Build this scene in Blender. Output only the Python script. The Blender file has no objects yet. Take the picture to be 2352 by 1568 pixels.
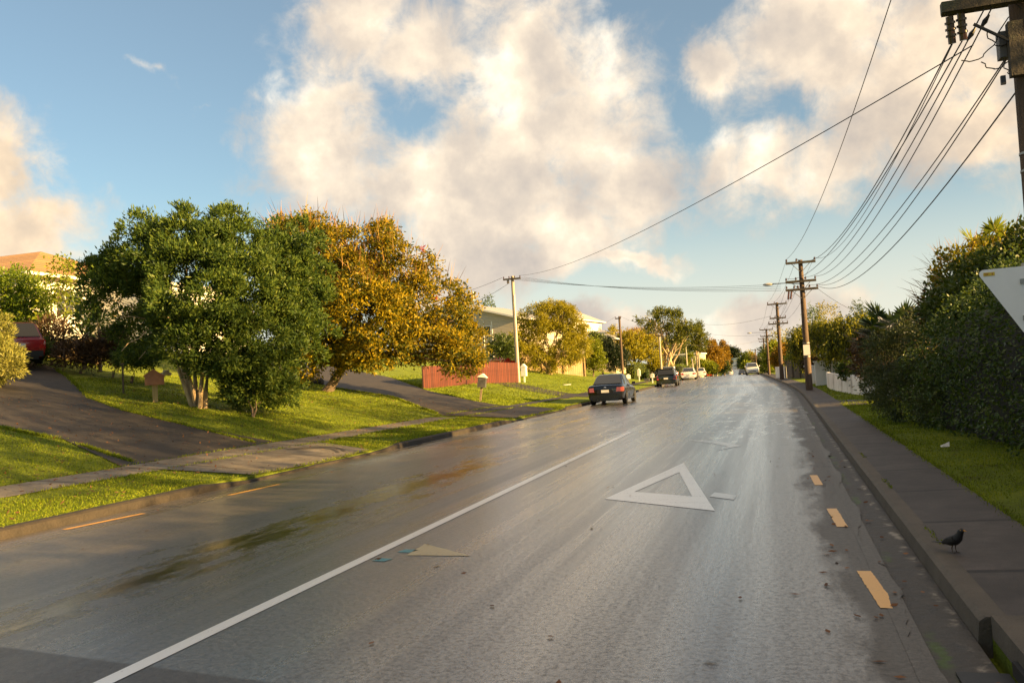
import bpy, bmesh, math, random
import numpy as np
from mathutils import Vector, Matrix
R_ = math.radians
sc = bpy.context.scene
COL = sc.collection
rng = np.random.default_rng(7)
random.seed(7)

# ------------------------------------------------------------------ camera
F, W, H, EYE = 2000.0, 2352.0, 1568.0, 1.6      # focal length and frame in picture units, eye height in metres
ROLL = R_(3.3); PITCH = R_(2.2967); YAW = R_(16.933)
cam = bpy.data.cameras.new('camera'); camo = bpy.data.objects.new('camera', cam); COL.objects.link(camo)
cam.sensor_width = 36; cam.lens = F / W * 36; cam.clip_end = 6000; cam.clip_start = 0.05
RC = Matrix.Rotation(YAW, 3, 'Z') @ Matrix.Rotation(math.pi/2 + PITCH, 3, 'X') @ Matrix.Rotation(-ROLL, 3, 'Z')
camo.matrix_world = Matrix.Translation((0, 0, EYE)) @ RC.to_4x4()
sc.camera = camo
sc.view_settings.view_transform = 'Standard'; sc.view_settings.look = 'None'
sc.view_settings.exposure = 2.15
sc.view_settings.gamma = 1

def ray(px, py):
    return RC @ Vector(((px - W/2)/F, -(py - H/2)/F, -1.0))
def pd(px, py, d):                                # point at camera depth d
    return Vector((0, 0, EYE)) + ray(px, py) * d

# ------------------------------------------------------------------ light
SUN_AZ, SUN_EL = 101.0, 13.0                       # degrees clockwise from +Y, elevation
sd = Vector((math.sin(R_(SUN_AZ))*math.cos(R_(SUN_EL)), math.cos(R_(SUN_AZ))*math.cos(R_(SUN_EL)), math.sin(R_(SUN_EL))))
sun = bpy.data.lights.new('sun', 'SUN'); suno = bpy.data.objects.new('sun', sun); COL.objects.link(suno)
sun.energy = 5.0; sun.angle = R_(0.53); sun.color = (1.0, 0.64, 0.24)
suno.rotation_euler = (-sd).to_track_quat('-Z', 'Y').to_euler()

class NT:
    """small helper for writing node trees"""
    def __init__(s, tree): s.t = tree
    def n(s, typ, **kw):
        nd = s.t.nodes.new(typ)
        for k, v in kw.items(): setattr(nd, k, v)
        return nd
    def put(s, sock, v):
        if isinstance(v, bpy.types.NodeSocket): s.t.links.new(v, sock)
        else:
            try: sock.default_value = v
            except Exception: sock.default_value = tuple(v) + (1,)
    def m(s, op, a, b=0.0, c=None, clamp=False):
        nd = s.n('ShaderNodeMath', operation=op, use_clamp=clamp)
        s.put(nd.inputs[0], a); s.put(nd.inputs[1], b)
        if c is not None: s.put(nd.inputs[2], c)
        return nd.outputs[0]
    def v(s, op, a, b=(0, 0, 0)):
        nd = s.n('ShaderNodeVectorMath', operation=op)
        s.put(nd.inputs[0], a)
        if op == 'SCALE': s.put(nd.inputs['Scale'], b)
        elif op != 'LENGTH': s.put(nd.inputs[1], b)
        return nd.outputs['Value'] if op == 'LENGTH' else nd.outputs[0]
    def noise(s, vec, scale, detail=4, rough=0.55, dist=0.0):
        nd = s.n('ShaderNodeTexNoise'); s.put(nd.inputs['Vector'], vec)
        nd.inputs['Scale'].default_value = scale; nd.inputs['Detail'].default_value = detail
        nd.inputs['Roughness'].default_value = rough; nd.inputs['Distortion'].default_value = dist
        return nd.outputs[0]
    def ss(s, x, a, b):                            # smooth step from a to b
        nd = s.n('ShaderNodeMapRange', interpolation_type='SMOOTHSTEP')
        s.put(nd.inputs[0], x); nd.inputs[1].default_value = a; nd.inputs[2].default_value = b
        return nd.outputs[0]
    def mix(s, f, a, b, bt='MIX'):
        nd = s.n('ShaderNodeMix', data_type='RGBA', blend_type=bt)
        s.put(nd.inputs[0], f); s.put(nd.inputs[6], a if isinstance(a, bpy.types.NodeSocket) else tuple(a)+(1,))
        s.put(nd.inputs[7], b if isinstance(b, bpy.types.NodeSocket) else tuple(b)+(1,))
        return nd.outputs[2]
    def ramp(s, f, stops):
        nd = s.n('ShaderNodeValToRGB'); e = nd.color_ramp.elements
        while len(e) < len(stops): e.new(0.5)
        for k, (p, c) in enumerate(stops): e[k].position = p; e[k].color = tuple(c) + (1,)
        s.put(nd.inputs[0], f); return nd.outputs[0]
    def xyz(s, v):
        nd = s.n('ShaderNodeSeparateXYZ'); s.put(nd.inputs[0], v); return nd.outputs
    def comb(s, x, y, z):
        nd = s.n('ShaderNodeCombineXYZ'); s.put(nd.inputs[0], x); s.put(nd.inputs[1], y); s.put(nd.inputs[2], z)
        return nd.outputs[0]

# ------------------------------------------------------------------ sky with clouds (laid out by compass direction)
world = bpy.data.worlds.new('World'); sc.world = world; world.use_nodes = True
world.cycles.sampling_method = 'MANUAL'; world.cycles.sample_map_resolution = 512
def build_sky():
    t = world.node_tree; t.nodes.clear(); N = NT(t)
    d = N.n('ShaderNodeTexCoord').outputs['Generated']
    sky = N.n('ShaderNodeTexSky', sky_type='NISHITA', sun_disc=False, sun_elevation=R_(SUN_EL), sun_rotation=R_(SUN_AZ))
    sky.air_density = 1.0; sky.dust_density = 0.6; sky.ozone_density = 2.2
    x, y, z = N.xyz(d)[:3]
    az = N.m('ARCTAN2', x, y); el = N.m('ARCSINE', z)
    wn = N.n('ShaderNodeTexNoise'); N.put(wn.inputs['Vector'], d); wn.inputs['Scale'].default_value = 6.0; wn.inputs['Detail'].default_value = 6; wn.inputs['Roughness'].default_value = 0.6
    ae = N.v('ADD', N.comb(az, el, 0), N.v('MULTIPLY', N.v('SUBTRACT', wn.outputs['Color'], (.5, .5, .5)), (0.17, 0.15, 0)))
    def blob(px, py, rx, ry):
        r = ray(px, py).normalized()
        c = (math.atan2(r.x, r.y), math.asin(r.z), 0)
        q = N.v('LENGTH', N.v('MULTIPLY', N.v('SUBTRACT', ae, c), (F/rx*0.93, F/ry*0.93, 0)))
        return N.m('SUBTRACT', 1.0, q)
    fld = None
    for b in [(735, 290, 150, 230), (800, 60, 140, 120), (960, 120, 150, 130), (1230, 130, 170, 150), (1290, 300, 230, 190), (1140, 420, 260, 170),
              (1460, 410, 150, 110), (770, 420, 170, 120), (920, 420, 170, 120), (1980, 260, 230, 130), (1080, 570, 180, 120), (1300, 520, 150, 80), (1000, 650, 170, 70), (1230, 600, 190, 50), (1430, 585, 130, 26),
              (1900, 110, 240, 190), (2130, 90, 300, 190), (1800, 360, 210, 110), (2250, 300, 190, 90), (1630, 140, 70, 80), (2190, 290, 170, 80),
              (-20, 400, 95, 130), (70, 530, 120, 70), (-80, 520, 150, 160), (1760, 740, 210, 55), (1400, 770, 200, 40),
              (3050, 300, 420, 320), (3900, 520, 520, 260), (-1500, 400, 600, 300)]:  # last row lies out of view, added for lighting and reflections
        f = blob(*b)
        fld = f if fld is None else N.m('SMOOTH_MAX', fld, f, 0.12)
    for b, k in [((350, 175, 80, 45), 0.10), ((420, 235, 60, 30), 0.05)]:      # thin wisps
        fld = N.m('MAXIMUM', fld, N.m('SUBTRACT', blob(*b), 1.0-k))
    for b, k in [((955, 235, 125, 95), 1.0), ((1765, 240, 75, 50), 0.8), ((1070, 205, 90, 50), 0.6)]:       # blue gaps
        fld = N.m('SUBTRACT', fld, N.m('MULTIPLY', N.m('MAXIMUM', blob(*b), 0.0), k*0.55))
    n1 = N.noise(d, 6.0, 10, 0.6, 0.35); n0 = N.noise(d, 17.0, 8, 0.65, 0.5)
    amp = N.ss(fld, -0.9, 0.1)
    dens = N.m('ADD', fld, N.m('MULTIPLY', N.m('MULTIPLY', N.m('SUBTRACT', n1, 0.50), 2.6), N.m('MAXIMUM', amp, 0.3)))
    dens = N.m('ADD', dens, N.m('MULTIPLY', N.m('SUBTRACT', n0, 0.5), 1.7))
    dens = N.m('MAXIMUM', dens, N.m('SUBTRACT', N.m('MULTIPLY', N.ss(el, 0.60, 1.0), N.m('ADD', n1, 0.55)), 0.5))  # overhead cloud added out of view to warm the fill light
    alpha = N.ss(dens, -0.40, 0.66)
    # soft modelling of the billows by the low sun on the right
    off = N.v('ADD', d, (0.035*math.cos(YAW), 0.035*math.sin(YAW), 0.022))
    n2 = N.noise(d, 7.0, 7, 0.55); n3 = N.noise(off, 7.0, 7, 0.55)
    lit = N.m('ADD', N.m('MULTIPLY', N.m('SUBTRACT', n2, n3), 2.5), 0.44)
    lit = N.m('SUBTRACT', lit, N.m('MULTIPLY', N.ss(dens, 0.35, 1.1), 0.10))
    lit = N.m('ADD', lit, N.m('MULTIPLY', N.ss(el, 0.1, 0.33), 0.16), clamp=True)
    ccol = N.ramp(lit, [(0.0, (0.36, 0.325, 0.295)), (0.42, (0.50, 0.43, 0.355)), (0.72, (0.66, 0.555, 0.43)), (1.0, (0.82, 0.73, 0.59))])
    # warmer to the right where the sun is
    ccol = N.mix(N.m('MULTIPLY', N.ss(az, -0.05, 0.45), 0.75), ccol, (1.0, 0.86, 0.68), 'MULTIPLY')
    ccol = N.mix(N.m('MULTIPLY', N.ss(az, -0.50, -0.78), 0.8), ccol, (1.22, 1.10, 0.92), 'MULTIPLY')
    ccol = N.v('SCALE', ccol, 1.0/0.1*0.525)
    s = N.mix(1.0, sky.outputs[0], (0.54, 0.57, 0.52), 'MULTIPLY')
    s = N.mix(0.14, s, (2.3, 2.25, 2.1))
    # pale band low over the horizon
    hz = N.ss(el, 0.22, 0.0)
    s = N.mix(N.m('MULTIPLY', hz, 0.85), s, (2.9, 2.8, 2.45))
    col = N.mix(alpha, s, ccol)
    bg = N.n('ShaderNodeBackground'); N.put(bg.inputs[0], col); bg.inputs[1].default_value = 0.072
    o = N.n('ShaderNodeOutputWorld'); t.links.new(bg.outputs[0], o.inputs[0])
build_sky()
#@@END_SKY
# ------------------------------------------------------------------ materials
MATS = {}
def newmat(name):
    m = bpy.data.materials.new(name); m.use_nodes = True; t = m.node_tree; t.nodes.clear()
    N = NT(t); o = N.n('ShaderNodeOutputMaterial'); p = N.n('ShaderNodeBsdfPrincipled'); t.links.new(p.outputs[0], o.inputs[0])
    return m, N, p, o
def mat(name, col, rough=0.6, var=0.25, scale=8.0, bump=0.0, bscale=60.0, metal=0.0, stretch=(1, 1, 1), coat=0.0, spec=0.5, dirt=None):
    if name in MATS: return MATS[name]
    m, N, p, o = newmat(name)
    co = N.v('MULTIPLY', N.n('ShaderNodeTexCoord').outputs['Object'], stretch)
    n = N.noise(co, scale, 6, 0.6)
    c = N.ramp(n, [(0.25, [max(0, k*(1-var)) for k in col]), (0.75, [min(1, k*(1+var)) for k in col])])
    if dirt:
        c = N.mix(N.ss(N.noise(co, scale*0.35, 5, 0.65), 0.5, 0.72), c, dirt)
    N.put(p.inputs['Base Color'], c)
    N.put(p.inputs['Roughness'], N.m('ADD', rough - 0.08, N.m('MULTIPLY', n, 0.16)))
    p.inputs['Metallic'].default_value = metal; p.inputs['Coat Weight'].default_value = coat; p.inputs['Coat Roughness'].default_value = 0.05
    p.inputs['Specular IOR Level'].default_value = spec
    if bump:
        b = N.n('ShaderNodeBump'); b.inputs['Strength'].default_value = bump; b.inputs['Distance'].default_value = 0.02
        N.put(b.inputs['Height'], N.noise(co, bscale, 4, 0.6)); N.put(p.inputs['Normal'], b.outputs[0])
    MATS[name] = m; return m
def leafmat(name, cols, trans=0.35, rough=0.45, spec=0.35):
    if name in MATS: return MATS[name]
    m, N, p, o = newmat(name)
    rnd = N.n('ShaderNodeNewGeometry').outputs['Random Per Island']
    co = N.n('ShaderNodeTexCoord').outputs['Object']
    n = N.noise(co, 0.9, 4, 0.6)
    f = N.m('ADD', N.m('MULTIPLY', rnd, 0.62), N.m('MULTIPLY', N.m('SUBTRACT', n, 0.3), 0.75), clamp=True)
    k = len(cols)
    c = N.ramp(f, [(i/(k-1), cc) for i, cc in enumerate(cols)])
    N.put(p.inputs['Base Color'], c); p.inputs['Roughness'].default_value = rough; p.inputs['Specular IOR Level'].default_value = spec
    tr = N.n('ShaderNodeBsdfTranslucent'); N.put(tr.inputs[0], N.mix(1.0, c, (1.5, 1.35, 0.5), 'MULTIPLY'))
    mx = N.n('ShaderNodeMixShader'); mx.inputs[0].default_value = trans
    N.t.links.new(p.outputs[0], mx.inputs[1]); N.t.links.new(tr.outputs[0], mx.inputs[2]); N.t.links.new(mx.outputs[0], o.inputs[0])
    MATS[name] = m; return m
def boards(name, col, pitch, axis='Z', depth=0.02, rough=0.6, var=0.12, gap=0.08, dirt=None):
    """painted boards, corrugations or tile courses as bump + thin dark joints"""
    if name in MATS: return MATS[name]
    m, N, p, o = newmat(name)
    co = N.n('ShaderNodeTexCoord').outputs['Object']; x, y, z = N.xyz(co)[:3]
    a = {'X': x, 'Y': y, 'Z': z, 'XY': N.m('ADD', x, y)}[axis]
    u = N.m('DIVIDE', a, pitch); fr = N.m('FRACT', u)
    idn = N.n('ShaderNodeTexWhiteNoise', noise_dimensions='1D'); N.put(idn.inputs['W'], N.m('FLOOR', u))
    n = N.noise(N.v('MULTIPLY', co, (3, 3, 3)), 3.0, 5, 0.65)
    f = N.m('ADD', N.m('MULTIPLY', idn.outputs['Value'], 0.5), N.m('MULTIPLY', n, 0.5))
    c = N.ramp(f, [(0.15, [k*(1-var) for k in col]), (0.85, [min(1, k*(1+var)) for k in col])])
    if dirt: c = N.mix(N.ss(n, 0.5, 0.75), c, dirt)
    if gap: c = N.mix(N.ss(fr, gap, gap*0.3), c, [k*0.35 for k in col])
    N.put(p.inputs['Base Color'], c); p.inputs['Roughness'].default_value = rough
    b = N.n('ShaderNodeBump'); b.inputs['Strength'].default_value = 0.9; b.inputs['Distance'].default_value = depth
    N.put(b.inputs['Height'], N.m('PINGPONG', u, 0.5) if axis in ('XY',) else N.m('SUBTRACT', 1.0, fr)); N.put(p.inputs['Normal'], b.outputs[0])
    MATS[name] = m; return m
def glassmat(name, col=(0.02, 0.025, 0.03), rough=0.06):
    if name in MATS: return MATS[name]
    m, N, p, o = newmat(name)
    N.put(p.inputs['Base Color'], col); p.inputs['Roughness'].default_value = rough; p.inputs['Specular IOR Level'].default_value = 0.8
    MATS[name] = m; return m

# ------------------------------------------------------------------ mesh helpers
class MB:
    def __init__(s): s.v = []; s.f = []
    def add(s, vs, fs):
        o = len(s.v); s.v += [tuple(q) for q in vs]; s.f += [tuple(i + o for i in f) for f in fs]; return s
    def box(s, c, d, rz=0.0, taper=1.0, rx=0.0, ry=0.0):
        hx, hy, hz = d[0]/2, d[1]/2, d[2]/2
        vs = [Vector((sx*hx*(taper if sz > 0 else 1), sy*hy*(taper if sz > 0 else 1), sz*hz)) for sz in (-1, 1) for sx, sy in ((-1, -1), (1, -1), (1, 1), (-1, 1))]
        M = Matrix.Rotation(rz, 3, 'Z') @ Matrix.Rotation(ry, 3, 'Y') @ Matrix.Rotation(rx, 3, 'X')
        return s.add([M @ q + Vector(c) for q in vs], [(3, 2, 1, 0), (4, 5, 6, 7), (0, 1, 5, 4), (1, 2, 6, 5), (2, 3, 7, 6), (3, 0, 4, 7)])
    def tube(s, pts, rad, n=8, cap=True):
        pts = [Vector(p) for p in pts]
        if not hasattr(rad, '__len__'): rad = [rad]*len(pts)
        rings = []; up = Vector((0.13, 0.31, 0.94)).normalized()
        for i, p in enumerate(pts):
            t = (pts[min(i+1, len(pts)-1)] - pts[max(i-1, 0)]).normalized()
            a = t.cross(up)
            if a.length < 0.05: a = t.cross(Vector((1, 0, 0)))
            a.normalize(); b = t.cross(a)
            rings.append([p + (a*math.cos(k*2*math.pi/n) + b*math.sin(k*2*math.pi/n))*rad[i] for k in range(n)])
        vs = [q for r in rings for q in r]; fs = []
        for i in range(len(rings)-1):
            for k in range(n):
                fs.append((i*n+k, i*n+(k+1) % n, (i+1)*n+(k+1) % n, (i+1)*n+k))
        if cap: fs += [tuple(range(n-1, -1, -1)), tuple((len(rings)-1)*n+k for k in range(n))]
        return s.add(vs, fs)
    def loft(s, rings, cap=True):
        n = len(rings[0]); vs = [q for r in rings for q in r]; fs = []
        for i in range(len(rings)-1):
            for k in range(n): fs.append((i*n+k, i*n+(k+1) % n, (i+1)*n+(k+1) % n, (i+1)*n+k))
        if cap: fs += [tuple(range(n-1, -1, -1)), tuple((len(rings)-1)*n+k for k in range(n))]
        return s.add(vs, fs)
    def prism(s, poly, vec):
        n = len(poly); vec = Vector(vec); a = [Vector(p) for p in poly]
        return s.add(a + [p + vec for p in a], [tuple(range(n-1, -1, -1)), tuple(range(n, 2*n))] + [(k, (k+1) % n, n+(k+1) % n, n+k) for k in range(n)])
    def quad(s, a, b, c, d): return s.add([a, b, c, d], [(0, 1, 2, 3)])
    def plate(s, a, b, c, d, th):
        a, b, c, d = map(Vector, (a, b, c, d)); nrm = (b-a).cross(d-a).normalized()*th
        return s.prism([a, b, c, d], nrm)
    def ell(s, c, r, nu=10, nv=7, rot=None):
        c = Vector(c); vs = []; fs = []
        for j in range(nv+1):
            th = math.pi*j/nv
            for i in range(nu):
                ph = 2*math.pi*i/nu
                q = Vector((r[0]*math.sin(th)*math.cos(ph), r[1]*math.sin(th)*math.sin(ph), r[2]*math.cos(th)))
                vs.append((rot @ q if rot else q) + c)
        for j in range(nv):
            for i in range(nu): fs.append((j*nu+i, (j+1)*nu+i, (j+1)*nu+(i+1) % nu, j*nu+(i+1) % nu))
        return s.add(vs, fs)
    def build(s, name, m, parent=None, smooth=False, loc=None):
        me = bpy.data.meshes.new(name); me.from_pydata([tuple(q) for q in s.v], [], s.f)
        bm = bmesh.new(); bm.from_mesh(me); bmesh.ops.recalc_face_normals(bm, faces=bm.faces); bm.to_mesh(me); bm.free()
        if smooth:
            me.polygons.foreach_set('use_smooth', [True]*len(me.polygons))
            try: me.set_sharp_from_angle(angle=R_(38))
            except Exception: pass
        me.materials.append(m)
        o = bpy.data.objects.new(name, me); COL.objects.link(o)
        if parent: o.parent = parent
        if loc is not None: o.location = loc
        return o
def tag(o, label=None, cat=None, group=None, kind=None):
    if label: o['label'] = label
    if cat: o['category'] = cat
    if group: o['group'] = group
    if kind: o['kind'] = kind
    return o
def thing(name, label, cat, loc=(0, 0, 0), rz=0.0, group=None):
    o = bpy.data.objects.new(name, None); COL.objects.link(o); o.empty_display_size = 0.2
    o.location = loc; o.rotation_euler = (0, 0, rz); return tag(o, label, cat, group)

# ------------------------------------------------------------------ the lie of the land
def bend(Y):
    Y = np.asarray(Y, float)
    return -np.where(Y < 36, 0, np.where(Y < 60, 0.00096*(Y-36)**2, 0.553 + 0.0425*(Y-60)))
def longz(Y):
    return np.interp(Y, [-100, 95, 115, 133, 160, 220, 300, 370, 440, 520, 620, 760, 1000, 3000], [0, 0, -.03, -.12, -.45, -1.35, -2.5, -3.0, -2.9, -2.1, -0.95, 1.5, 3, 3])
HALF = 5.0
def centre(Y): return -4.05 + bend(Y)
LS = ([-3, 0.07, 0.075, 3.0, 25, 80, 600], [-.1, -.1, .119, .30, 4.48, 6.5, 9.0])
RS = ([-3, 0.07, 0.075, 2.0, 12, 60, 600], [-.1, -.1, .115, .17, .45, 1.0, 2.0])
def T(x, y):
    x = np.asarray(x, float); y = np.asarray(y, float)
    t = x - centre(y)
    sl = -HALF - t; sr = t - HALF
    zl = np.interp(sl, *LS); k = np.clip((y-120)/120, 0, 1)*0.55
    zl = np.where(sl > 3, 0.30 + (zl-0.30)*(1-k), zl)
    # dip of the verge at the two crossings
    dip = np.clip(1-np.abs(y-16.2)/3.2, 0, 1)**0.5 + np.clip(1-np.abs(y-33.4)/4.2, 0, 1)**0.5
    zl = zl - np.where((sl >= 0) & (sl < 2.0), np.clip(dip, 0, 1)*(0.085*(1-np.clip(sl, 0, 2)/2.0)), 0)
    zr = np.interp(sr, *RS)
    return np.where(sl > sr, zl, zr) + longz(y)
def gz(x, y): return float(T(x, y))
def pg(px, py, lo=4.0, hi=200.0):
    """where the line of sight through this spot meets the land"""
    ds = np.geomspace(lo, hi, 1500); r = ray(px, py)
    z = EYE + r.z*ds; tz = T(r.x*ds, r.y*ds)
    k = np.argmax(z < tz)
    d = ds[k]
    return Vector((r.x*d, r.y*d, gz(r.x*d, r.y*d))), d
def onland(px, d):
    """a point on the land at this depth, in this vertical direction"""
    p = pd(px, 829 + (1789-px)*0.0577, d); p.z = gz(p.x, p.y); return p
def along(px, t, z=0.7):
    """a point offset t from the road's centre seen in this direction"""
    best = None
    for Y in np.arange(35, 460, 0.5):
        x = float(centre(Y)) + t
        q = RC.transposed() @ Vector((x, Y, z - EYE + float(longz(Y))))
        u = W/2 + F*q.x/-q.z
        if best is None or abs(u-px) < best[0]: best = (abs(u-px), x, Y)
    return Vector((best[1], best[2], float(longz(best[2]))))

# ground: one sheet following the kerbs, out to the horizon
def build_ground():
    m, N, p, o = newmat('lawn')
    co = N.n('ShaderNodeTexCoord').outputs['Object']
    a = N.noise(co, 0.9, 6, 0.65); b = N.noise(co, 14.0, 5, 0.7); c3 = N.noise(N.v('MULTIPLY', co, (1, 1, 1)), 55.0, 3, 0.7)
    c = N.ramp(N.m('ADD', N.m('MULTIPLY', a, 0.55), N.m('MULTIPLY', b, 0.45)), [(0.3, (0.065, 0.085, 0.008)), (0.5, (0.155, 0.205, 0.012)), (0.7, (0.26, 0.29, 0.022))])
    c = N.mix(N.ss(N.noise(co, 2.6, 6, 0.7), 0.56, 0.70), c, (0.060, 0.038, 0.018))
    N.put(p.inputs['Base Color'], c); p.inputs['Roughness'].default_value = 0.85; p.inputs['Specular IOR Level'].default_value = 0.2
    bm = N.n('ShaderNodeBump'); bm.inputs['Strength'].default_value = 1.0; bm.inputs['Distance'].default_value = 0.05
    N.put(bm.inputs['Height'], N.m('ADD', b, c3)); N.put(p.inputs['Normal'], bm.outputs[0])
    MATS['lawn'] = m
    ts = [-2500, -900, -400, -200, -120, -85, -60, -45, -30] + [-HALF-k for k in (22, 19, 16, 13, 11, 9, 7, 6, 5, 4, 3, 2, 1.5, 1, 0.5, 0.075)] + [-HALF-.07, -2.5, 0, 2.5, HALF+.07] + [HALF+k for k in (0.075, .5, 1, 2, 4, 8, 12, 20, 40, 60, 100, 200, 600, 2500)]
    ys = list(np.arange(-60, 0, 10.)) + list(np.arange(0, 60, 1.0)) + list(np.arange(60, 140, 4.)) + list(np.arange(140, 700, 15.)) + [760, 900, 1200, 3000]
    TS, YS = np.meshgrid(ts, ys); XS = centre(YS) + TS; ZS = T(XS, YS)
    v = np.stack([XS, YS, ZS], -1).reshape(-1, 3); n = len(ts); f = []
    for j in range(len(ys)-1):
        for i in range(n-1): f.append((j*n+i, j*n+i+1, (j+1)*n+i+1, (j+1)*n+i))
    mb = MB(); mb.v = [tuple(q) for q in v]; mb.f = f
    tag(mb.build('ground', m, smooth=False), kind='structure')
build_ground()

def sheet(name, poly, off, m, step=0.5, zf=None, kind='structure', parent=None):
    """a thin surface laid over the land inside this outline"""
    bm = bmesh.new(); vs = [bm.verts.new((p[0], p[1], 0)) for p in poly]; bm.faces.new(vs)
    bmesh.ops.triangulate(bm, faces=bm.faces[:])
    xs = [p[0] for p in poly]; ys = [p[1] for p in poly]
    for ax, lo, hi in ((0, min(xs), max(xs)), (1, min(ys), max(ys))):
        k = math.floor(lo/step)*step + step
        while k < hi:
            no = (1, 0, 0) if ax == 0 else (0, 1, 0); co = (k, 0, 0) if ax == 0 else (0, k, 0)
            bmesh.ops.bisect_plane(bm, geom=bm.verts[:]+bm.edges[:]+bm.faces[:], plane_co=co, plane_no=no); k += step
    for q in bm.verts: q.co.z = (zf(q.co.x, q.co.y) if zf else gz(q.co.x, q.co.y)) + off
    bmesh.ops.recalc_face_normals(bm, faces=bm.faces)
    for f in bm.faces:
        if f.normal.z < 0: f.normal_flip()
    me = bpy.data.meshes.new(name); bm.to_mesh(me); bm.free(); me.materials.append(m)
    o = bpy.data.objects.new(name, me); COL.objects.link(o)
    if parent: o.parent = parent
    if kind: o['kind'] = kind
    return o
def strip(name, t0, t1, y0, y1, zoff, m, kind='structure', parent=None, step=1.0, land=False):
    ys = [y for y in list(np.arange(y0, min(y1, 120), step)) + list(np.arange(120, y1, 12.0)) if y < y1] + [y1]
    v = []; nt = max(2, int(abs(t1-t0)/0.5)+1) if land else 2
    for y in ys:
        for k in range(nt):
            t = t0 + (t1-t0)*k/(nt-1); x = float(centre(y))+t
            v.append((x, y, (gz(x, y) if land else float(longz(y))) + zoff))
    f = [(j*nt+i, j*nt+i+1, (j+1)*nt+i+1, (j+1)*nt+i) for j in range(len(ys)-1) for i in range(nt-1)]
    mb = MB(); mb.v = v; mb.f = f
    o = mb.build(name, m, parent)
    if kind: o['kind'] = kind
    return o

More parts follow.
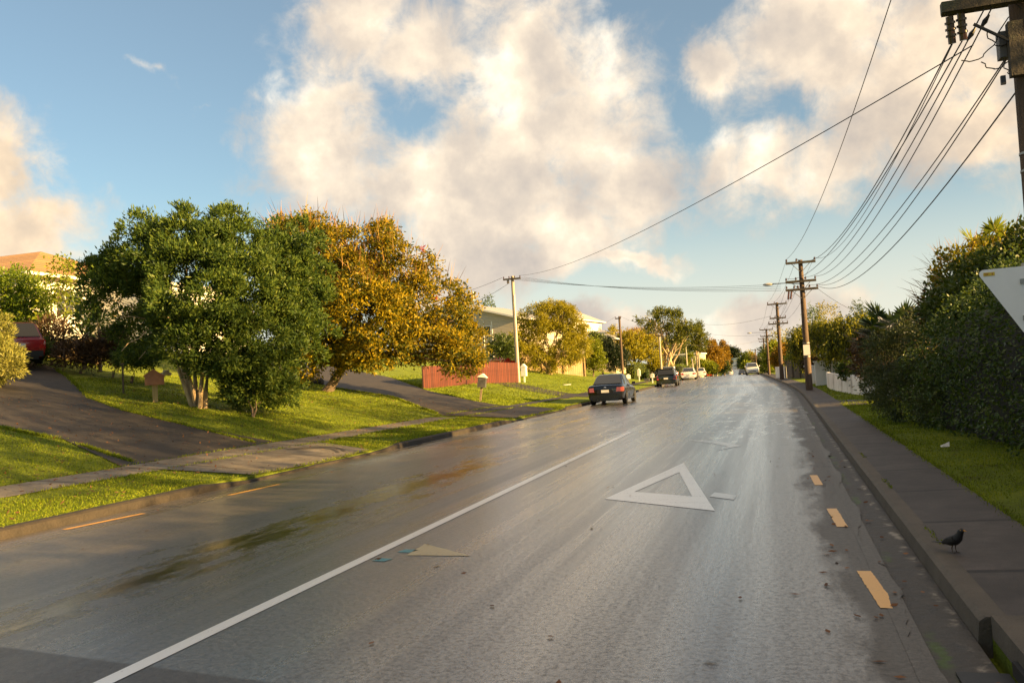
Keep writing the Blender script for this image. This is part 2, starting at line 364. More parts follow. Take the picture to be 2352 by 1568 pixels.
def build_road():
    m, N, p, o = newmat('wet_asphalt')
    co = N.n('ShaderNodeTexCoord').outputs['Object']; x, y, z = N.xyz(co)[:3]
    # lengthwise wheel streaks follow the bend of the road
    bx = N.m('ADD', x, N.m('MULTIPLY', N.m('MAXIMUM', N.m('SUBTRACT', y, 48.0), 0.0), 0.0425))
    cr = N.comb(bx, y, 0)
    agg = N.noise(co, 62.0, 3, 0.85); agg2 = N.noise(co, 22.0, 4, 0.7)
    big = N.noise(N.v('MULTIPLY', cr, (1, 0.35, 1)), 0.55, 5, 0.6)
    st = N.noise(N.v('MULTIPLY', cr, (1.7, 0.010, 1)), 2.2, 6, 0.62, 0.0)
    st2 = N.noise(N.v('MULTIPLY', cr, (1.0, 0.018, 1)), 1.6, 6, 0.65, 0.0)
    base = N.m('ADD', N.m('MULTIPLY', agg, 0.55), N.m('MULTIPLY', agg2, 0.45))
    c = N.ramp(base, [(0.36, (0.016, 0.013, 0.011)), (0.5, (0.085, 0.073, 0.062)), (0.66, (0.21, 0.185, 0.16))])
    c = N.mix(N.m('MULTIPLY', N.ss(st, 0.50, 0.72), 0.55), c, (0.16, 0.15, 0.14))
    # brown wet track with standing water in the far lane
    wx = N.m('ADD', N.m('MULTIPLY', N.m('SUBTRACT', N.noise(N.v('MULTIPLY', cr, (0.5, 0.22, 1)), 1.3, 4, 0.6), 0.5), 1.7), bx)
    lane = N.m('SUBTRACT', 1.0, N.m('DIVIDE', N.m('ABSOLUTE', N.m('ADD', wx, 5.55)), 0.62))
    lane = N.m('MULTIPLY', lane, N.ss(N.m('ABSOLUTE', N.m('SUBTRACT', y, 10.5)), 8.0, 3.5))
    pud = N.ss(N.m('ADD', lane, N.m('MULTIPLY', N.m('SUBTRACT', N.noise(N.v('MULTIPLY', cr, (1, .3, 1)), 3.0, 10, .75), 0.5), 6.0)), 0.05, 0.95)
    pud = N.m('MULTIPLY', pud, N.ss(lane, -0.25, 0.05))
    c = N.mix(N.m('MULTIPLY', pud, 0.8), c, (0.022, 0.013, 0.006))
    # wide film of water: glossier in streaks, silvery along the middle of the near lane
    mid = N.m('SUBTRACT', 1.0, N.m('DIVIDE', N.m('ABSOLUTE', N.m('ADD', wx, 2.6)), 1.5), clamp=True)
    mid = N.m('MULTIPLY', mid, N.ss(y, 5.0, 12.0))
    film = N.m('ADD', N.ss(st2, 0.42, 0.66), N.m('MULTIPLY', mid, 0.55), clamp=True)
    edge = N.ss(N.m('ADD', bx, N.m('MULTIPLY', N.m('SUBTRACT', N.noise(N.v('MULTIPLY', co, (1, .3, 1)), 2.2, 5, 0.6), 0.5), 1.0)), 0.12, 0.42)                                      # drier, dirtier margin by the gutter
    c = N.mix(N.m('MULTIPLY', edge, 0.75), c, N.ramp(base, [(0.3, (0.02, 0.017, 0.014)), (0.7, (0.075, 0.065, 0.055))]))
    # ragged bleed line where the newer surface meets the older one
    rag = N.m('ADD', bx, N.m('MULTIPLY', N.m('SUBTRACT', N.noise(N.v('MULTIPLY', cr, (1, 0.16, 1)), 1.6, 3, 0.6), 0.5), 0.8))
    rl = N.ss(N.m('ABSOLUTE', N.m('ADD', rag, 1.72)), 0.09, 0.0)
    rl = N.m('MULTIPLY', rl, N.ss(y, 6.0, 11.0))
    c = N.mix(N.m('MULTIPLY', rl, 0.65), c, (0.26, 0.26, 0.25))
    c = N.mix(N.m('MULTIPLY', N.m('MULTIPLY', N.ss(rag, -1.72, -2.1), N.ss(rag, -3.6, -2.4)), N.m('MULTIPLY', N.ss(y, 7., 12.), 0.35)), c, (0.15, 0.15, 0.145))
    # darker resurfaced patch across the mouth of the side street
    pa = N.ss(N.m('ADD', y, N.m('MULTIPLY', N.m('ADD', x, 5.1), 0.16)), 4.62, 4.58)
    c = N.mix(N.m('MULTIPLY', pa, 0.6), c, (0.022, 0.018, 0.016))
    # hairline cracks
    vc = N.n('ShaderNodeTexVoronoi', feature='DISTANCE_TO_EDGE'); vc.inputs['Scale'].default_value = 0.28
    N.put(vc.inputs['Vector'], N.v('ADD', cr, N.v('SCALE', N.v('SUBTRACT', N.comb(N.noise(co, 2.5, 5, .65), N.noise(N.v('ADD', co, (7, 3, 1)), 2.5, 5, .65), 0), (.5, .5, 0)), 1.4)))
    crk = N.m('MULTIPLY', N.ss(vc.outputs['Distance'], 0.010, 0.002), N.ss(N.noise(co, 0.35, 3, .5), 0.50, 0.58))
    c = N.mix(N.m('MULTIPLY', crk, 0.8), c, (0.012, 0.010, 0.009))
    spk = N.ss(N.noise(co, 27.0, 5, 0.8), 0.47, 0.36); c = N.mix(N.m('MULTIPLY', spk, 0.75), c, (0.010, 0.008, 0.007))
    N.put(p.inputs['Base Color'], c)
    r = N.m('ADD', 0.40, N.m('MULTIPLY', film, -0.16))
    r = N.m('ADD', r, N.m('MULTIPLY', N.m('SUBTRACT', agg, 0.5), 0.25))
    r = N.m('ADD', r, N.m('MULTIPLY', edge, 0.22))
    r = N.m('ADD', r, N.m('MULTIPLY', pa, 0.15))
    r = N.m('MULTIPLY', r, N.m('SUBTRACT', 1.0, N.m('MULTIPLY', pud, 0.72)), clamp=True)
    N.put(p.inputs['Roughness'], r); p.inputs['Specular IOR Level'].default_value = 0.75
    b = N.n('ShaderNodeBump'); b.inputs['Strength'].default_value = 0.55; b.inputs['Distance'].default_value = 0.006
    N.put(b.inputs['Height'], N.m('MULTIPLY', N.m('ADD', agg, N.m('MULTIPLY', agg2, 0.8)), N.m('SUBTRACT', 1.0, N.m('MULTIPLY', pud, 0.75)))); N.put(p.inputs['Normal'], b.outputs[0])
    # a film of water over everything but the dry margin: its own smoother surface
    cw = N.m('ADD', 0.72, N.m('MULTIPLY', film, 0.28)); cw = N.m('MULTIPLY', cw, N.m('SUBTRACT', 1.0, N.m('MULTIPLY', edge, 0.85))); cw = N.m('MAXIMUM', cw, N.m('MULTIPLY', pud, 0.8))
    cw = N.m('MULTIPLY', cw, N.m('SUBTRACT', 1.0, N.m('MULTIPLY', pa, 0.7)))
    pit = N.noise(co, 27.0, 5, 0.8); pits = N.ss(pit, 0.40, 0.56)
    cw = N.m('MULTIPLY', cw, N.m('MAXIMUM', N.m('ADD', 0.40, N.m('MULTIPLY', pits, 0.75)), N.m('MULTIPLY', pud, 0.6)), clamp=True)
    cw = N.m('MULTIPLY', cw, N.m('SUBTRACT', 1.0, N.m('MULTIPLY', N.m('MULTIPLY', N.ss(wx, -3.4, -4.8), N.ss(y, 22.0, 9.0)), 0.42)))
    N.put(p.inputs['Coat Weight'], cw); p.inputs['Coat IOR'].default_value = 1.75
    N.put(p.inputs['Coat Roughness'], N.m('SUBTRACT', 0.27, N.m('ADD', N.m('MULTIPLY', film, 0.06), N.m('MULTIPLY', pud, 0.10))))
    b2 = N.n('ShaderNodeBump'); b2.inputs['Strength'].default_value = 0.14; b2.inputs['Distance'].default_value = 0.006
    N.put(b2.inputs['Height'], N.m('ADD', N.m('MULTIPLY', agg, 0.5), agg2)); N.put(p.inputs['Coat Normal'], b2.outputs[0])
    MATS['road'] = m
    road = strip('road', -HALF, HALF-0.28, -12, 760, 0.0, m)
    return road
ROAD = build_road()

def tyre_mark(pts, w=.05):
    mb = MB(); vs = []
    for i, (x, y) in enumerate(pts):
        a = pts[max(0, i-1)]; b = pts[min(len(pts)-1, i+1)]; t = Vector((b[0]-a[0], b[1]-a[1])).normalized(); n = Vector((-t.y, t.x))*w
        for s in (-1, 1): X, Y = x+n.x*s, y+n.y*s; vs.append((X, Y, gz(X, Y)+.030))
    mb.add(vs, [(2*i, 2*i+1, 2*i+3, 2*i+2) for i in range(len(pts)-1)]); return mb.build('tyre_mark', mat('tyre_mark_rubber', (.055, .048, .04), .8), CROSS)
def paint(name, col, worn, stretch=(1, 1, 1)):
    m, N, p, o = newmat(name); co = N.n('ShaderNodeTexCoord').outputs['Object']
    f = N.ss(N.m('ADD', N.noise(co, 45.0, 4, 0.75), N.m('MULTIPLY', N.noise(N.v('MULTIPLY', co, stretch), 3.0, 5, 0.65), 0.6)), worn, worn+0.12)
    c = N.mix(f, col, (0.06, 0.055, 0.05))
    N.put(p.inputs['Base Color'], c); p.inputs['Roughness'].default_value = 0.42; p.inputs['Coat Weight'].default_value = 0.65 if col[2] > .3 else 0.2; p.inputs['Coat IOR'].default_value = 1.6; p.inputs['Coat Roughness'].default_value = 0.24
    b = N.n('ShaderNodeBump'); b.inputs['Strength'].default_value = 0.5; b.inputs['Distance'].default_value = 0.004
    N.put(b.inputs['Height'], N.noise(co, 75.0, 3, 0.75)); N.put(p.inputs['Normal'], b.outputs[0])
    return m
WHITE = paint('white_road_paint', (0.80, 0.79, 0.78), 0.93); TRIW = paint('streaky_white_paint', (0.74, 0.73, 0.72), 0.89, (.5, 4.5, 1)); YEL = paint('yellow_road_paint', (0.66, 0.34, 0.06), 0.93); FADED = paint('faded_cream_paint', (0.42, 0.34, 0.19), 0.93)
strip('centre_line', 0.21, 0.335, 2.0, 22.4, 0.004, WHITE, kind=None, parent=ROAD)
def flat(name, poly, m, z=0.004):
    pts = []
    for k, a in enumerate(poly):
        b = poly[(k+1) % len(poly)]; L = math.hypot(b[0]-a[0], b[1]-a[1]); n = max(2, int(L/.04))
        for j in range(n):
            f = j/n; w = .0 if j == 0 else .0028; pts.append((a[0]+(b[0]-a[0])*f + random.gauss(0, w), a[1]+(b[1]-a[1])*f + random.gauss(0, w), z))
    mb = MB(); mb.add(pts, [tuple(range(len(pts)))]); return mb.build(name, m, ROAD)
# hollow give-way triangle, apex away from the viewer
A, B, C = Vector((-2.20, 10.83)), Vector((-0.78, 9.83)), Vector((-1.63, 14.75))
ins = [Vector((-1.92, 11.42)), Vector((-1.13, 10.93)), Vector((-1.56, 13.45))]
mb = MB(); P3 = lambda q: (q.x, q.y, 0.004)
mb.add([P3(q) for q in (A, B, C, *ins)], [(0, 1, 4, 3), (1, 2, 5, 4), (2, 0, 3, 5)]); mb.build('give_way_triangle', TRIW, ROAD)
flat('old_triangle', [(-3.42, 7.48), (-2.78, 7.47), (-3.46, 8.02)], FADED)
WORN = paint('worn_white_patch', (0.50, 0.50, 0.50), 0.86)
flat('worn_patch', [(-1.95, 19.1), (-1.35, 18.75), (-.80, 17.55), (-1.22, 16.7), (-1.05, 17.45), (-1.45, 18.35)], WORN)
flat('worn_patch', [(-.92, 10.9), (-.62, 10.62), (-.60, 10.95), (-.88, 11.25)], WORN)
teal = paint('teal_survey_paint', (0.03, 0.22, 0.27), 0.95)
flat('survey_mark', [(-3.66, 7.24), (-3.52, 7.22), (-3.48, 7.33), (-3.62, 7.36)], teal); flat('survey_mark', [(-3.58, 7.62), (-3.44, 7.6), (-3.40, 7.72), (-3.54, 7.75)], teal)
for x0, y0, x1, y1 in [(0.56, 6.0, 0.50, 7.02), (0.47, 8.83, 0.43, 9.9), (0.38, 11.75, 0.35, 12.75), (0.60, 3.1, 0.57, 4.1)]:
    flat('no_stopping_dash', [(x0-.05, y0), (x0+.05, y0), (x1+.05, y1), (x1-.05, y1)], YEL)
for x0, y0, x1, y1 in [(-8.74, 8.9, -8.55, 10.1), (-8.36, 11.8, -8.25, 13.05), (-8.8, 5.9, -8.78, 7.0)]:
    flat('no_stopping_dash', [(x0-.05, y0), (x0+.05, y0), (x1+.05, y1), (x1-.05, y1)], YEL)

# ---- kerbs, gutter, footpaths, driveways
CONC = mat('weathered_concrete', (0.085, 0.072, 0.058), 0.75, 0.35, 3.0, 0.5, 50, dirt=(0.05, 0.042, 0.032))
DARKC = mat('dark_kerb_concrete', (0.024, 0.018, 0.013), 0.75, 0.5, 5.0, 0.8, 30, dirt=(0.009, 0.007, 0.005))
def kerb(side, y0, y1, dips, m, wid=0.15, hgt=0.125):
    rings = []
    ys = list(np.arange(y0, min(120, y1), 0.6)) + list(np.arange(120, y1, 12))
    for y in ys:
        h = hgt
        for a, b in dips:
            h = min(h, 0.045 + 0.08*min(1, max(0, (a-y)/1.2, (y-b)/1.2)))
        cx = float(centre(y)) + side*HALF; z = float(longz(y))
        rings.append([Vector((cx - side*0.012, y, z-.12)), Vector((cx + side*0.012, y, z+h*0.8)), Vector((cx+side*0.045, y, z+h)), Vector((cx+side*wid, y, z+h+.004)), Vector((cx+side*wid, y, z-.12))])
    mb = MB(); mb.loft(rings); return tag(mb.build('kerb', m, smooth=False), kind='structure')
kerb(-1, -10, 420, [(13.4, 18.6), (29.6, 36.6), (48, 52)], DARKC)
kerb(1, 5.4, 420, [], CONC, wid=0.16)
def gutter():
    m, N, p, o = newmat('gutter_concrete'); co = N.n('ShaderNodeTexCoord').outputs['Object']; x, y, z = N.xyz(co)[:3]
    n = N.noise(co, 9.0, 7, 0.7)
    c = N.ramp(n, [(0.3, (0.018, 0.016, 0.014)), (0.55, (0.048, 0.042, 0.037)), (0.8, (0.10, 0.09, 0.08))])
    e = N.m('ADD', x, N.m('MULTIPLY', N.m('SUBTRACT', N.noise(co, 6.0, 6, 0.7), 0.5), 0.22))
    c = N.mix(N.m('MULTIPLY', N.ss(N.m('ABSOLUTE', N.m('SUBTRACT', e, 0.885)), 0.045, 0.01), N.ss(N.noise(co, 2.3, 6, 0.7), 0.5, 0.62)), c, (0.24, 0.22, 0.19))
    c = N.mix(N.m('MULTIPLY', N.ss(N.m('ABSOLUTE', N.m('SUBTRACT', e, 0.72)), 0.05, 0.01), N.ss(N.noise(co, 1.1, 4, 0.6), 0.52, 0.6)), c, (0.045, 0.075, 0.012))
    N.put(p.inputs['Base Color'], c); N.put(p.inputs['Roughness'], N.m('ADD', 0.35, N.m('MULTIPLY', n, 0.5)))
    b = N.n('ShaderNodeBump'); b.inputs['Strength'].default_value = 0.9; b.inputs['Distance'].default_value = 0.02
    N.put(b.inputs['Height'], n); N.put(p.inputs['Normal'], b.outputs[0])
    strip('gutter', HALF-0.30, HALF-0.005, -12, 300, -0.012, m)
    # crumbling edge of the seal over the channel
    mb = MB(); ys = np.arange(3.0, 60, 0.12); rr = np.cumsum(rng.normal(0, 0.012, len(ys))); rr -= np.linspace(rr[0], rr[-1], len(ys))
    vs = []
    for k, yy in enumerate(ys):
        cx = float(centre(yy)); vs += [(cx+4.60, yy, 0.003), (cx+4.745+0.05*math.sin(yy*2.1)+rr[k]*0.5+rng.normal(0, .008), yy, 0.006)]
    mb.add(vs, [(2*k, 2*k+1, 2*k+3, 2*k+2) for k in range(len(ys)-1)]); mb.build('seal_edge', MATS['road'], ROAD)
gutter()
def path_mat(name, col, joint, dark, wet):
    m, N, p, o = newmat(name); co = N.n('ShaderNodeTexCoord').outputs['Object']; x, y, z = N.xyz(co)[:3]
    n = N.noise(co, 2.2, 6, 0.65); g = N.noise(co, 70.0, 3, 0.75)
    f = N.m('ADD', N.m('MULTIPLY', n, 0.5), N.m('MULTIPLY', g, 0.5))
    c = N.ramp(f, [(0.34, [k*.4 for k in col]), (0.5, col), (0.66, [k*2.0 for k in col])])
    if joint:
        u = N.m('DIVIDE', N.m('ADD', y, N.m('MULTIPLY', N.m('SUBTRACT', N.noise(co, 3.0, 3, 0.5), 0.5), 0.05)), joint)
        fr = N.m('ABSOLUTE', N.m('SUBTRACT', N.m('FRACT', u), 0.5))
        c = N.mix(N.m('MULTIPLY', N.ss(fr, 0.030, 0.012), 0.9), c, dark)
        wn = N.n('ShaderNodeTexWhiteNoise', noise_dimensions='1D'); N.put(wn.inputs['W'], N.m('FLOOR', N.m('ADD', u, 0.5)))
        c = N.mix(N.m('MULTIPLY', wn.outputs['Value'], 0.35), c, dark)
    N.put(p.inputs['Base Color'], c); N.put(p.inputs['Roughness'], N.m('ADD', wet, N.m('MULTIPLY', g, 0.3)))
    b = N.n('ShaderNodeBump'); b.inputs['Strength'].default_value = 0.6; b.inputs['Distance'].default_value = 0.008
    N.put(b.inputs['Height'], g); N.put(p.inputs['Normal'], b.outputs[0]); return m
PATH_R = path_mat('dark_seal_path', (0.052, 0.043, 0.040), 1.85, (0.008, 0.006, 0.006), 0.5)
PATH_L = path_mat('pale_concrete_path', (0.145, 0.125, 0.100), 2.6, (0.05, 0.042, 0.035), 0.55)
DRIVE = path_mat('old_asphalt_drive', (0.024, 0.019, 0.017), 0, (0, 0, 0), 0.6)
strip('footpath', HALF+0.155, HALF+0.86, 5.35, 130, 0.012, PATH_R, land=True)
strip('footpath', -HALF-3.0, -HALF-2.0, -8, 29.0, 0.015, PATH_L, land=True)
strip('footpath', -HALF-2.75, -HALF-1.95, 37.2, 130, 0.015, DRIVE, land=True)
lx = lambda s, y: float(centre(y)) - HALF - s
PGR = lambda *ps: [tuple(pg(*q)[0][:2]) for q in ps]
CROSS = sheet('crossing', [(lx(.15, 13.7), 13.7), (lx(.15, 18.4), 18.4), (lx(2.02, 19.3), 19.3), (lx(2.98, 19.3), 19.3), (lx(2.98, 13.6), 13.6), (lx(2.02, 13.6), 13.6)], 0.022, PATH_L)
for off in (0, .28):
    tyre_mark([(lx(.5 + 1.25*f, 0), 17.55 + off + .55*math.sin(f*3.3)) for f in np.linspace(0, 1, 14)], .035)
dl = PGR((303, 1063), (145, 1010), (76, 999), (0, 982)); dr = PGR((283, 944), (204, 915), (161, 872), (125, 846))
drv = [(lx(2.99, 13.7), 13.7)] + dl[1:] + [(-26.5, 16.5), (-31, 24), (-29, 27.5)] + dr[::-1] + PGR((422, 977)) + [(lx(2.99, 19.0), 19.0)]
sheet('driveway', drv, 0.02, DRIVE)
drv2 = [(lx(.15, 29.9), 29.9)] + PGR((1020, 955), (900, 912), (770, 892)) + [(-22, 36.5), (-27, 40), (-36, 44), (-36, 50), (-27, 47)] + PGR((900, 868), (985, 898), (1090, 922)) + [(lx(2.9, 37.4), 37.4), (lx(1.95, 37.4), 37.4), (lx(.15, 36.4), 36.4)]
sheet('driveway', drv2, 0.024, DRIVE)
sheet('driveway', [(lx(.15, 48), 48), (lx(.15, 52), 52), (lx(4, 53), 53), (lx(12, 60), 60), (lx(14, 57), 57), (lx(5, 49.5), 49.5)], 0.02, DRIVE)
sheet('side_path', PGR((1905, 918), (1990, 920), (1990, 930), (1910, 930)), 0.02, PATH_R)
# ------------------------------------------------------------------ foliage
def unit(a): return a/np.maximum(np.linalg.norm(a, axis=1, keepdims=True), 1e-6)
def leaf_obj(name, P, D, L, Wd, m, parent=None, side=None, fold=0.0):
    n = len(P); D = unit(D); L = np.broadcast_to(L, n)[:, None]; Wd = np.broadcast_to(Wd, n)[:, None]
    S = unit(np.cross(D, rng.normal(size=(n, 3)) if side is None else side))
    Nn = np.cross(S, D)
    v = np.empty((n, 4, 3)); v[:, 0] = P; v[:, 1] = P + D*L*.5 + S*Wd*.5 + Nn*Wd*fold; v[:, 2] = P + D*L; v[:, 3] = P + D*L*.5 - S*Wd*.5 + Nn*Wd*fold
    me = bpy.data.meshes.new(name)
    me.vertices.add(n*4); me.vertices.foreach_set('co', v.reshape(-1).astype(np.float32))
    me.loops.add(n*4); me.loops.foreach_set('vertex_index', np.arange(n*4, dtype=np.int32))
    me.polygons.add(n); me.polygons.foreach_set('loop_start', np.arange(0, n*4, 4, dtype=np.int32))
    me.update(calc_edges=True); me.materials.append(m)
    o = bpy.data.objects.new(name, me); COL.objects.link(o)
    if parent: o.parent = parent
    return o
def crown(blobs, nclump, per, cr, outward=0.7, up=0.2, jit=0.6, shell=0.22, inner=0.12, minz=None, lump=0.18, lobe=0.0, per_lobe=16):
    full = nclump
    if lobe: nclump = max(24, nclump//per_lobe)
    """leaf bases and directions, gathered in clumps near the surface of some overlapping masses"""
    C = np.array([b[0] for b in blobs], float); Rr = np.array([b[1] for b in blobs], float)
    w = (Rr[:, 0]*Rr[:, 2])**0.9; w /= w.sum(); k = rng.choice(len(C), nclump*2, p=w)
    u = unit(rng.normal(size=(nclump*2, 3)))
    r = 1 - np.abs(rng.normal(0, shell, nclump*2)); r = np.where(rng.random(nclump*2) < inner, rng.random(nclump*2)*0.8, r)
    ph = rng.random((len(C), 3))*6.28
    r = r*(1 + lump*np.sin(u[:, 0]*5+ph[k, 0])*np.sin(u[:, 1]*5+ph[k, 1]) + lump*0.6*np.sin(u[:, 2]*8+ph[k, 2]))
    c = C[k] + u*Rr[k]*r[:, None]
    keep = np.ones(len(c), bool)
    for j in range(len(C)):
        q = np.linalg.norm((c-C[j])/Rr[j], axis=1); keep &= (q > 0.55) | (k == j) | (rng.random(len(c)) < 0.15)
    if minz is not None: keep &= c[:, 2] > minz
    c = c[keep][:nclump]; u = u[keep][:nclump]; k = k[keep][:nclump]
    nrm = unit(u/Rr[k])
    if lobe:                                        # each branch end carries a rounded spray of clumps, with gaps between the sprays
        ix = np.repeat(np.arange(len(c)), per_lobe); v = unit(nrm[ix]*0.75 + rng.normal(size=(len(ix), 3))*0.75 + [0, 0, 0.25])
        sz = lobe*rng.uniform(.55, 1.3, len(c))[ix, None]
        c = c[ix] + v*sz*rng.uniform(.7, 1.05, (len(ix), 1))*[1, 1, .8]; nrm = unit(v*.75 + nrm[ix]*.25)
        if minz is not None: c[:, 2] = np.maximum(c[:, 2], minz)
    P = np.repeat(c, per, 0) + rng.normal(size=(len(c)*per, 3))*cr*0.45
    D = np.repeat(nrm, per, 0)*outward + rng.normal(size=(len(c)*per, 3))*jit + np.array([0, 0, up])
    return P, D, c, nrm
def loc_blobs(root, specs, squash=0.9):
    """specs (px, py, rx, ry, depth) to ellipsoids in the plant's own frame"""
    out = []
    for s in specs:
        px, py, rx, ry, d = s[:5]; p = pd(px, py, d) - root; a = rx/F*d; b = ry/F*d
        out.append(((p.x, p.y, p.z), (a, a*squash, b)))
    return out
BARK = mat('grey_brown_bark', (0.11, 0.080, 0.055), 0.85, 0.4, 9.0, 0.8, 30, stretch=(1, 1, .3))
PALEBARK = mat('pale_bark', (0.42, 0.31, 0.18), 0.8, 0.4, 7.0, 0.6, 30, stretch=(1, 1, .4), dirt=(0.10, 0.075, 0.05))
TWIG = leafmat('red_brown_twigs', [(0.16, 0.075, 0.03), (0.30, 0.16, 0.05), (0.42, 0.27, 0.09)], 0.25, 0.6)
LM = {
 'weep': leafmat('drooping_yellow_leaves', [(0.012, 0.026, 0.008), (0.05, 0.07, 0.010), (0.22, 0.22, 0.014), (0.50, 0.46, 0.02)], 0.5),
 'deep': leafmat('deep_green_leaves', [(0.010, 0.026, 0.010), (0.042, 0.078, 0.018), (0.10, 0.145, 0.024), (0.20, 0.23, 0.045)], 0.38, 0.5, 0.2),
 'coral': leafmat('olive_gold_leaves', [(0.018, 0.036, 0.009), (0.07, 0.085, 0.012), (0.34, 0.26, 0.015), (0.60, 0.40, 0.018)], 0.5, 0.5, 0.25),
 'hedge': leafmat('glossy_hedge_leaves', [(0.010, 0.022, 0.007), (0.042, 0.076, 0.015), (0.078, 0.118, 0.024), (0.13, 0.17, 0.04)], 0.3, 0.42, 0.32),
 'olive': leafmat('grey_olive_leaves', [(0.032, 0.048, 0.020), (0.065, 0.085, 0.032), (0.11, 0.13, 0.05)], 0.3, 0.5),
 'gold': leafmat('golden_leaves', [(0.07, 0.085, 0.010), (0.24, 0.22, 0.014), (0.42, 0.36, 0.02)], 0.42),
 'yellow': leafmat('yellow_green_leaves', [(0.05, 0.075, 0.010), (0.16, 0.20, 0.014), (0.32, 0.34, 0.02)], 0.42),
 'lime': leafmat('lime_leaves', [(0.04, 0.08, 0.01), (0.12, 0.18, 0.014), (0.22, 0.24, 0.02)], 0.4),
 'mid': leafmat('mid_green_leaves', [(0.02, 0.042, 0.010), (0.055, 0.085, 0.013), (0.12, 0.14, 0.02)], 0.33),
 'orange': leafmat('orange_leaves', [(0.08, 0.055, 0.012), (0.22, 0.135, 0.014), (0.36, 0.24, 0.02)], 0.4),
 'gum': leafmat('gum_leaves', [(0.025, 0.042, 0.010), (0.085, 0.105, 0.014), (0.21, 0.21, 0.02)], 0.4),
 'autumn': leafmat('autumn_leaves', [(0.05, 0.06, 0.012), (0.22, 0.14, 0.012), (0.42, 0.16, 0.012)], 0.45),
 'rust': leafmat('rusty_shrub_leaves', [(0.025, 0.018, 0.010), (0.065, 0.038, 0.018), (0.11, 0.06, 0.03)], 0.2),
 'conifer': leafmat('dark_conifer_leaves', [(0.006, 0.014, 0.006), (0.014, 0.026, 0.009), (0.025, 0.04, 0.012)], 0.15),
 'pale': leafmat('pale_yellow_green_leaves', [(0.09, 0.11, 0.025), (0.21, 0.21, 0.045), (0.36, 0.33, 0.08)], 0.3),
 'palm': leafmat('palm_leaves', [(0.012, 0.03, 0.012), (0.028, 0.055, 0.02), (0.07, 0.085, 0.025)], 0.25, 0.35, 0.5),
 'red': leafmat('red_flowers', [(0.25, 0.012, 0.012), (0.4, 0.02, 0.02)], 0.3),
}
def limb(mb, a, b, r0, r1, sag=0.12, n=6, wob=0.05, sides=7):
    a = Vector(a); b = Vector(b); L = (b-a).length; pts = []
    for i in range(n+1):
        f = i/n; p = a.lerp(b, f) + Vector((random.gauss(0, 1), random.gauss(0, 1), random.gauss(0, .5)))*wob*L*math.sin(f*math.pi)*0.6
        p.z += sag*L*math.sin(f*math.pi); pts.append(p)
    mb.tube(pts, [r0 + (r1-r0)*(i/n) for i in range(n+1)], sides)
    return pts
def tree(name, label, cat, root, specs, lm, nclump, per, L, Wd, cr=0.16, group=None, trunk_r=0.12, bark=None, fork=0.35, stems=1, twigs=0, **kw):
    t = thing(name, label, cat, root, 0, group)
    bl = loc_blobs(Vector(root), specs)
    P, D, c, nr = crown(bl, nclump, per, cr, **kw)
    if kw.get('droop'): pass
    n = len(P)
    leaf_obj('crown', P, D, L*rng.uniform(.6, 1.25, n), Wd*rng.uniform(.7, 1.2, n), lm, t)
    if trunk_r:
        mb = MB(); cz = sum(b[0][2] for b in bl)/len(bl); cx = sum(b[0][0] for b in bl)/len(bl); cy = sum(b[0][1] for b in bl)/len(bl)
        f0 = Vector((cx*0.35, cy*0.35, max(0.25, cz*fork)))
        for s in range(stems):
            a = s*2.4; base = Vector((math.cos(a)*trunk_r*1.3*(stems > 1), math.sin(a)*trunk_r*1.3*(stems > 1), -.15))
            ff = f0 + Vector((math.cos(a), math.sin(a), 0))*trunk_r*3*(stems > 1)
            mb.tube([base, base.lerp(ff, .35) + Vector((random.gauss(0, .03), random.gauss(0, .03), 0)), ff], [trunk_r*1.35, trunk_r, trunk_r*.8], 9)
            for k, b in enumerate(bl):
                if k % stems == s:
                    e = Vector(b[0]); pts = limb(mb, ff, e, trunk_r*.6, trunk_r*.16, 0.06)
                    for q in range(3):
                        u = Vector((random.gauss(0, 1), random.gauss(0, 1), random.gauss(.3, .6))).normalized()
                        limb(mb, pts[3], e + Vector((u.x*b[1][0], u.y*b[1][1], u.z*b[1][2]))*.8, trunk_r*.25, trunk_r*.06, 0.03, 4, .06, 5)
        mb.build('trunk', bark or BARK, t, True)
    if twigs:
        top = c[:, 2] > np.quantile(c[:, 2], 0.60); ii = rng.choice(np.where(top)[0], twigs)
        D2 = nr[ii]*0.6 + rng.normal(size=(twigs, 3))*.28 + np.array([0, 0, .8])
        leaf_obj('twigs', c[ii] - unit(D2)*0.2, D2, rng.uniform(.7, 1.35, twigs), 0.026, TWIG, t)
    return t
def bush(name, label, cat, root, specs, lm, nclump, per, L, Wd, cr=0.14, group=None, **kw):
    return tree(name, label, cat, root, specs, lm, nclump, per, L, Wd, cr, group, trunk_r=kw.pop('trunk_r', 0.03), fork=0.2, stems=kw.pop('stems', 3), **kw)

# ------------------------------------------------------------------ cars
PAINT = {}
def carpaint(name, col, rough=0.18, metal=0.0):
    return mat('car_paint_'+name, col, rough, 0.12, 1.2, 0.0, coat=0.5, metal=metal)
GLASS = glassmat('dark_car_glass', (0.004, 0.005, 0.005)); TYRE = mat('tyre_rubber', (0.006, 0.006, 0.006), 0.8)
RIM = mat('alloy_rim', (0.36, 0.35, 0.33), 0.3, 0.1, 3, metal=0.8); TRIM = mat('black_trim', (0.006, 0.006, 0.007), 0.5)
PLATE = mat('white_number_plate', (0.62, 0.6, 0.55), 0.4, 0.05); CHROME = mat('chrome', (0.6, 0.6, 0.6), 0.12, 0.05, metal=1.0)
REDL = glassmat('red_tail_glass', (0.30, 0.014, 0.01), 0.12); PINKL = glassmat('clear_red_tail_glass', (0.24, 0.05, 0.045), 0.12); HEADL = glassmat('headlight_glass', (0.45, 0.46, 0.47), 0.08); AMB = glassmat('amber_glass', (0.5, 0.16, 0.02), 0.1)
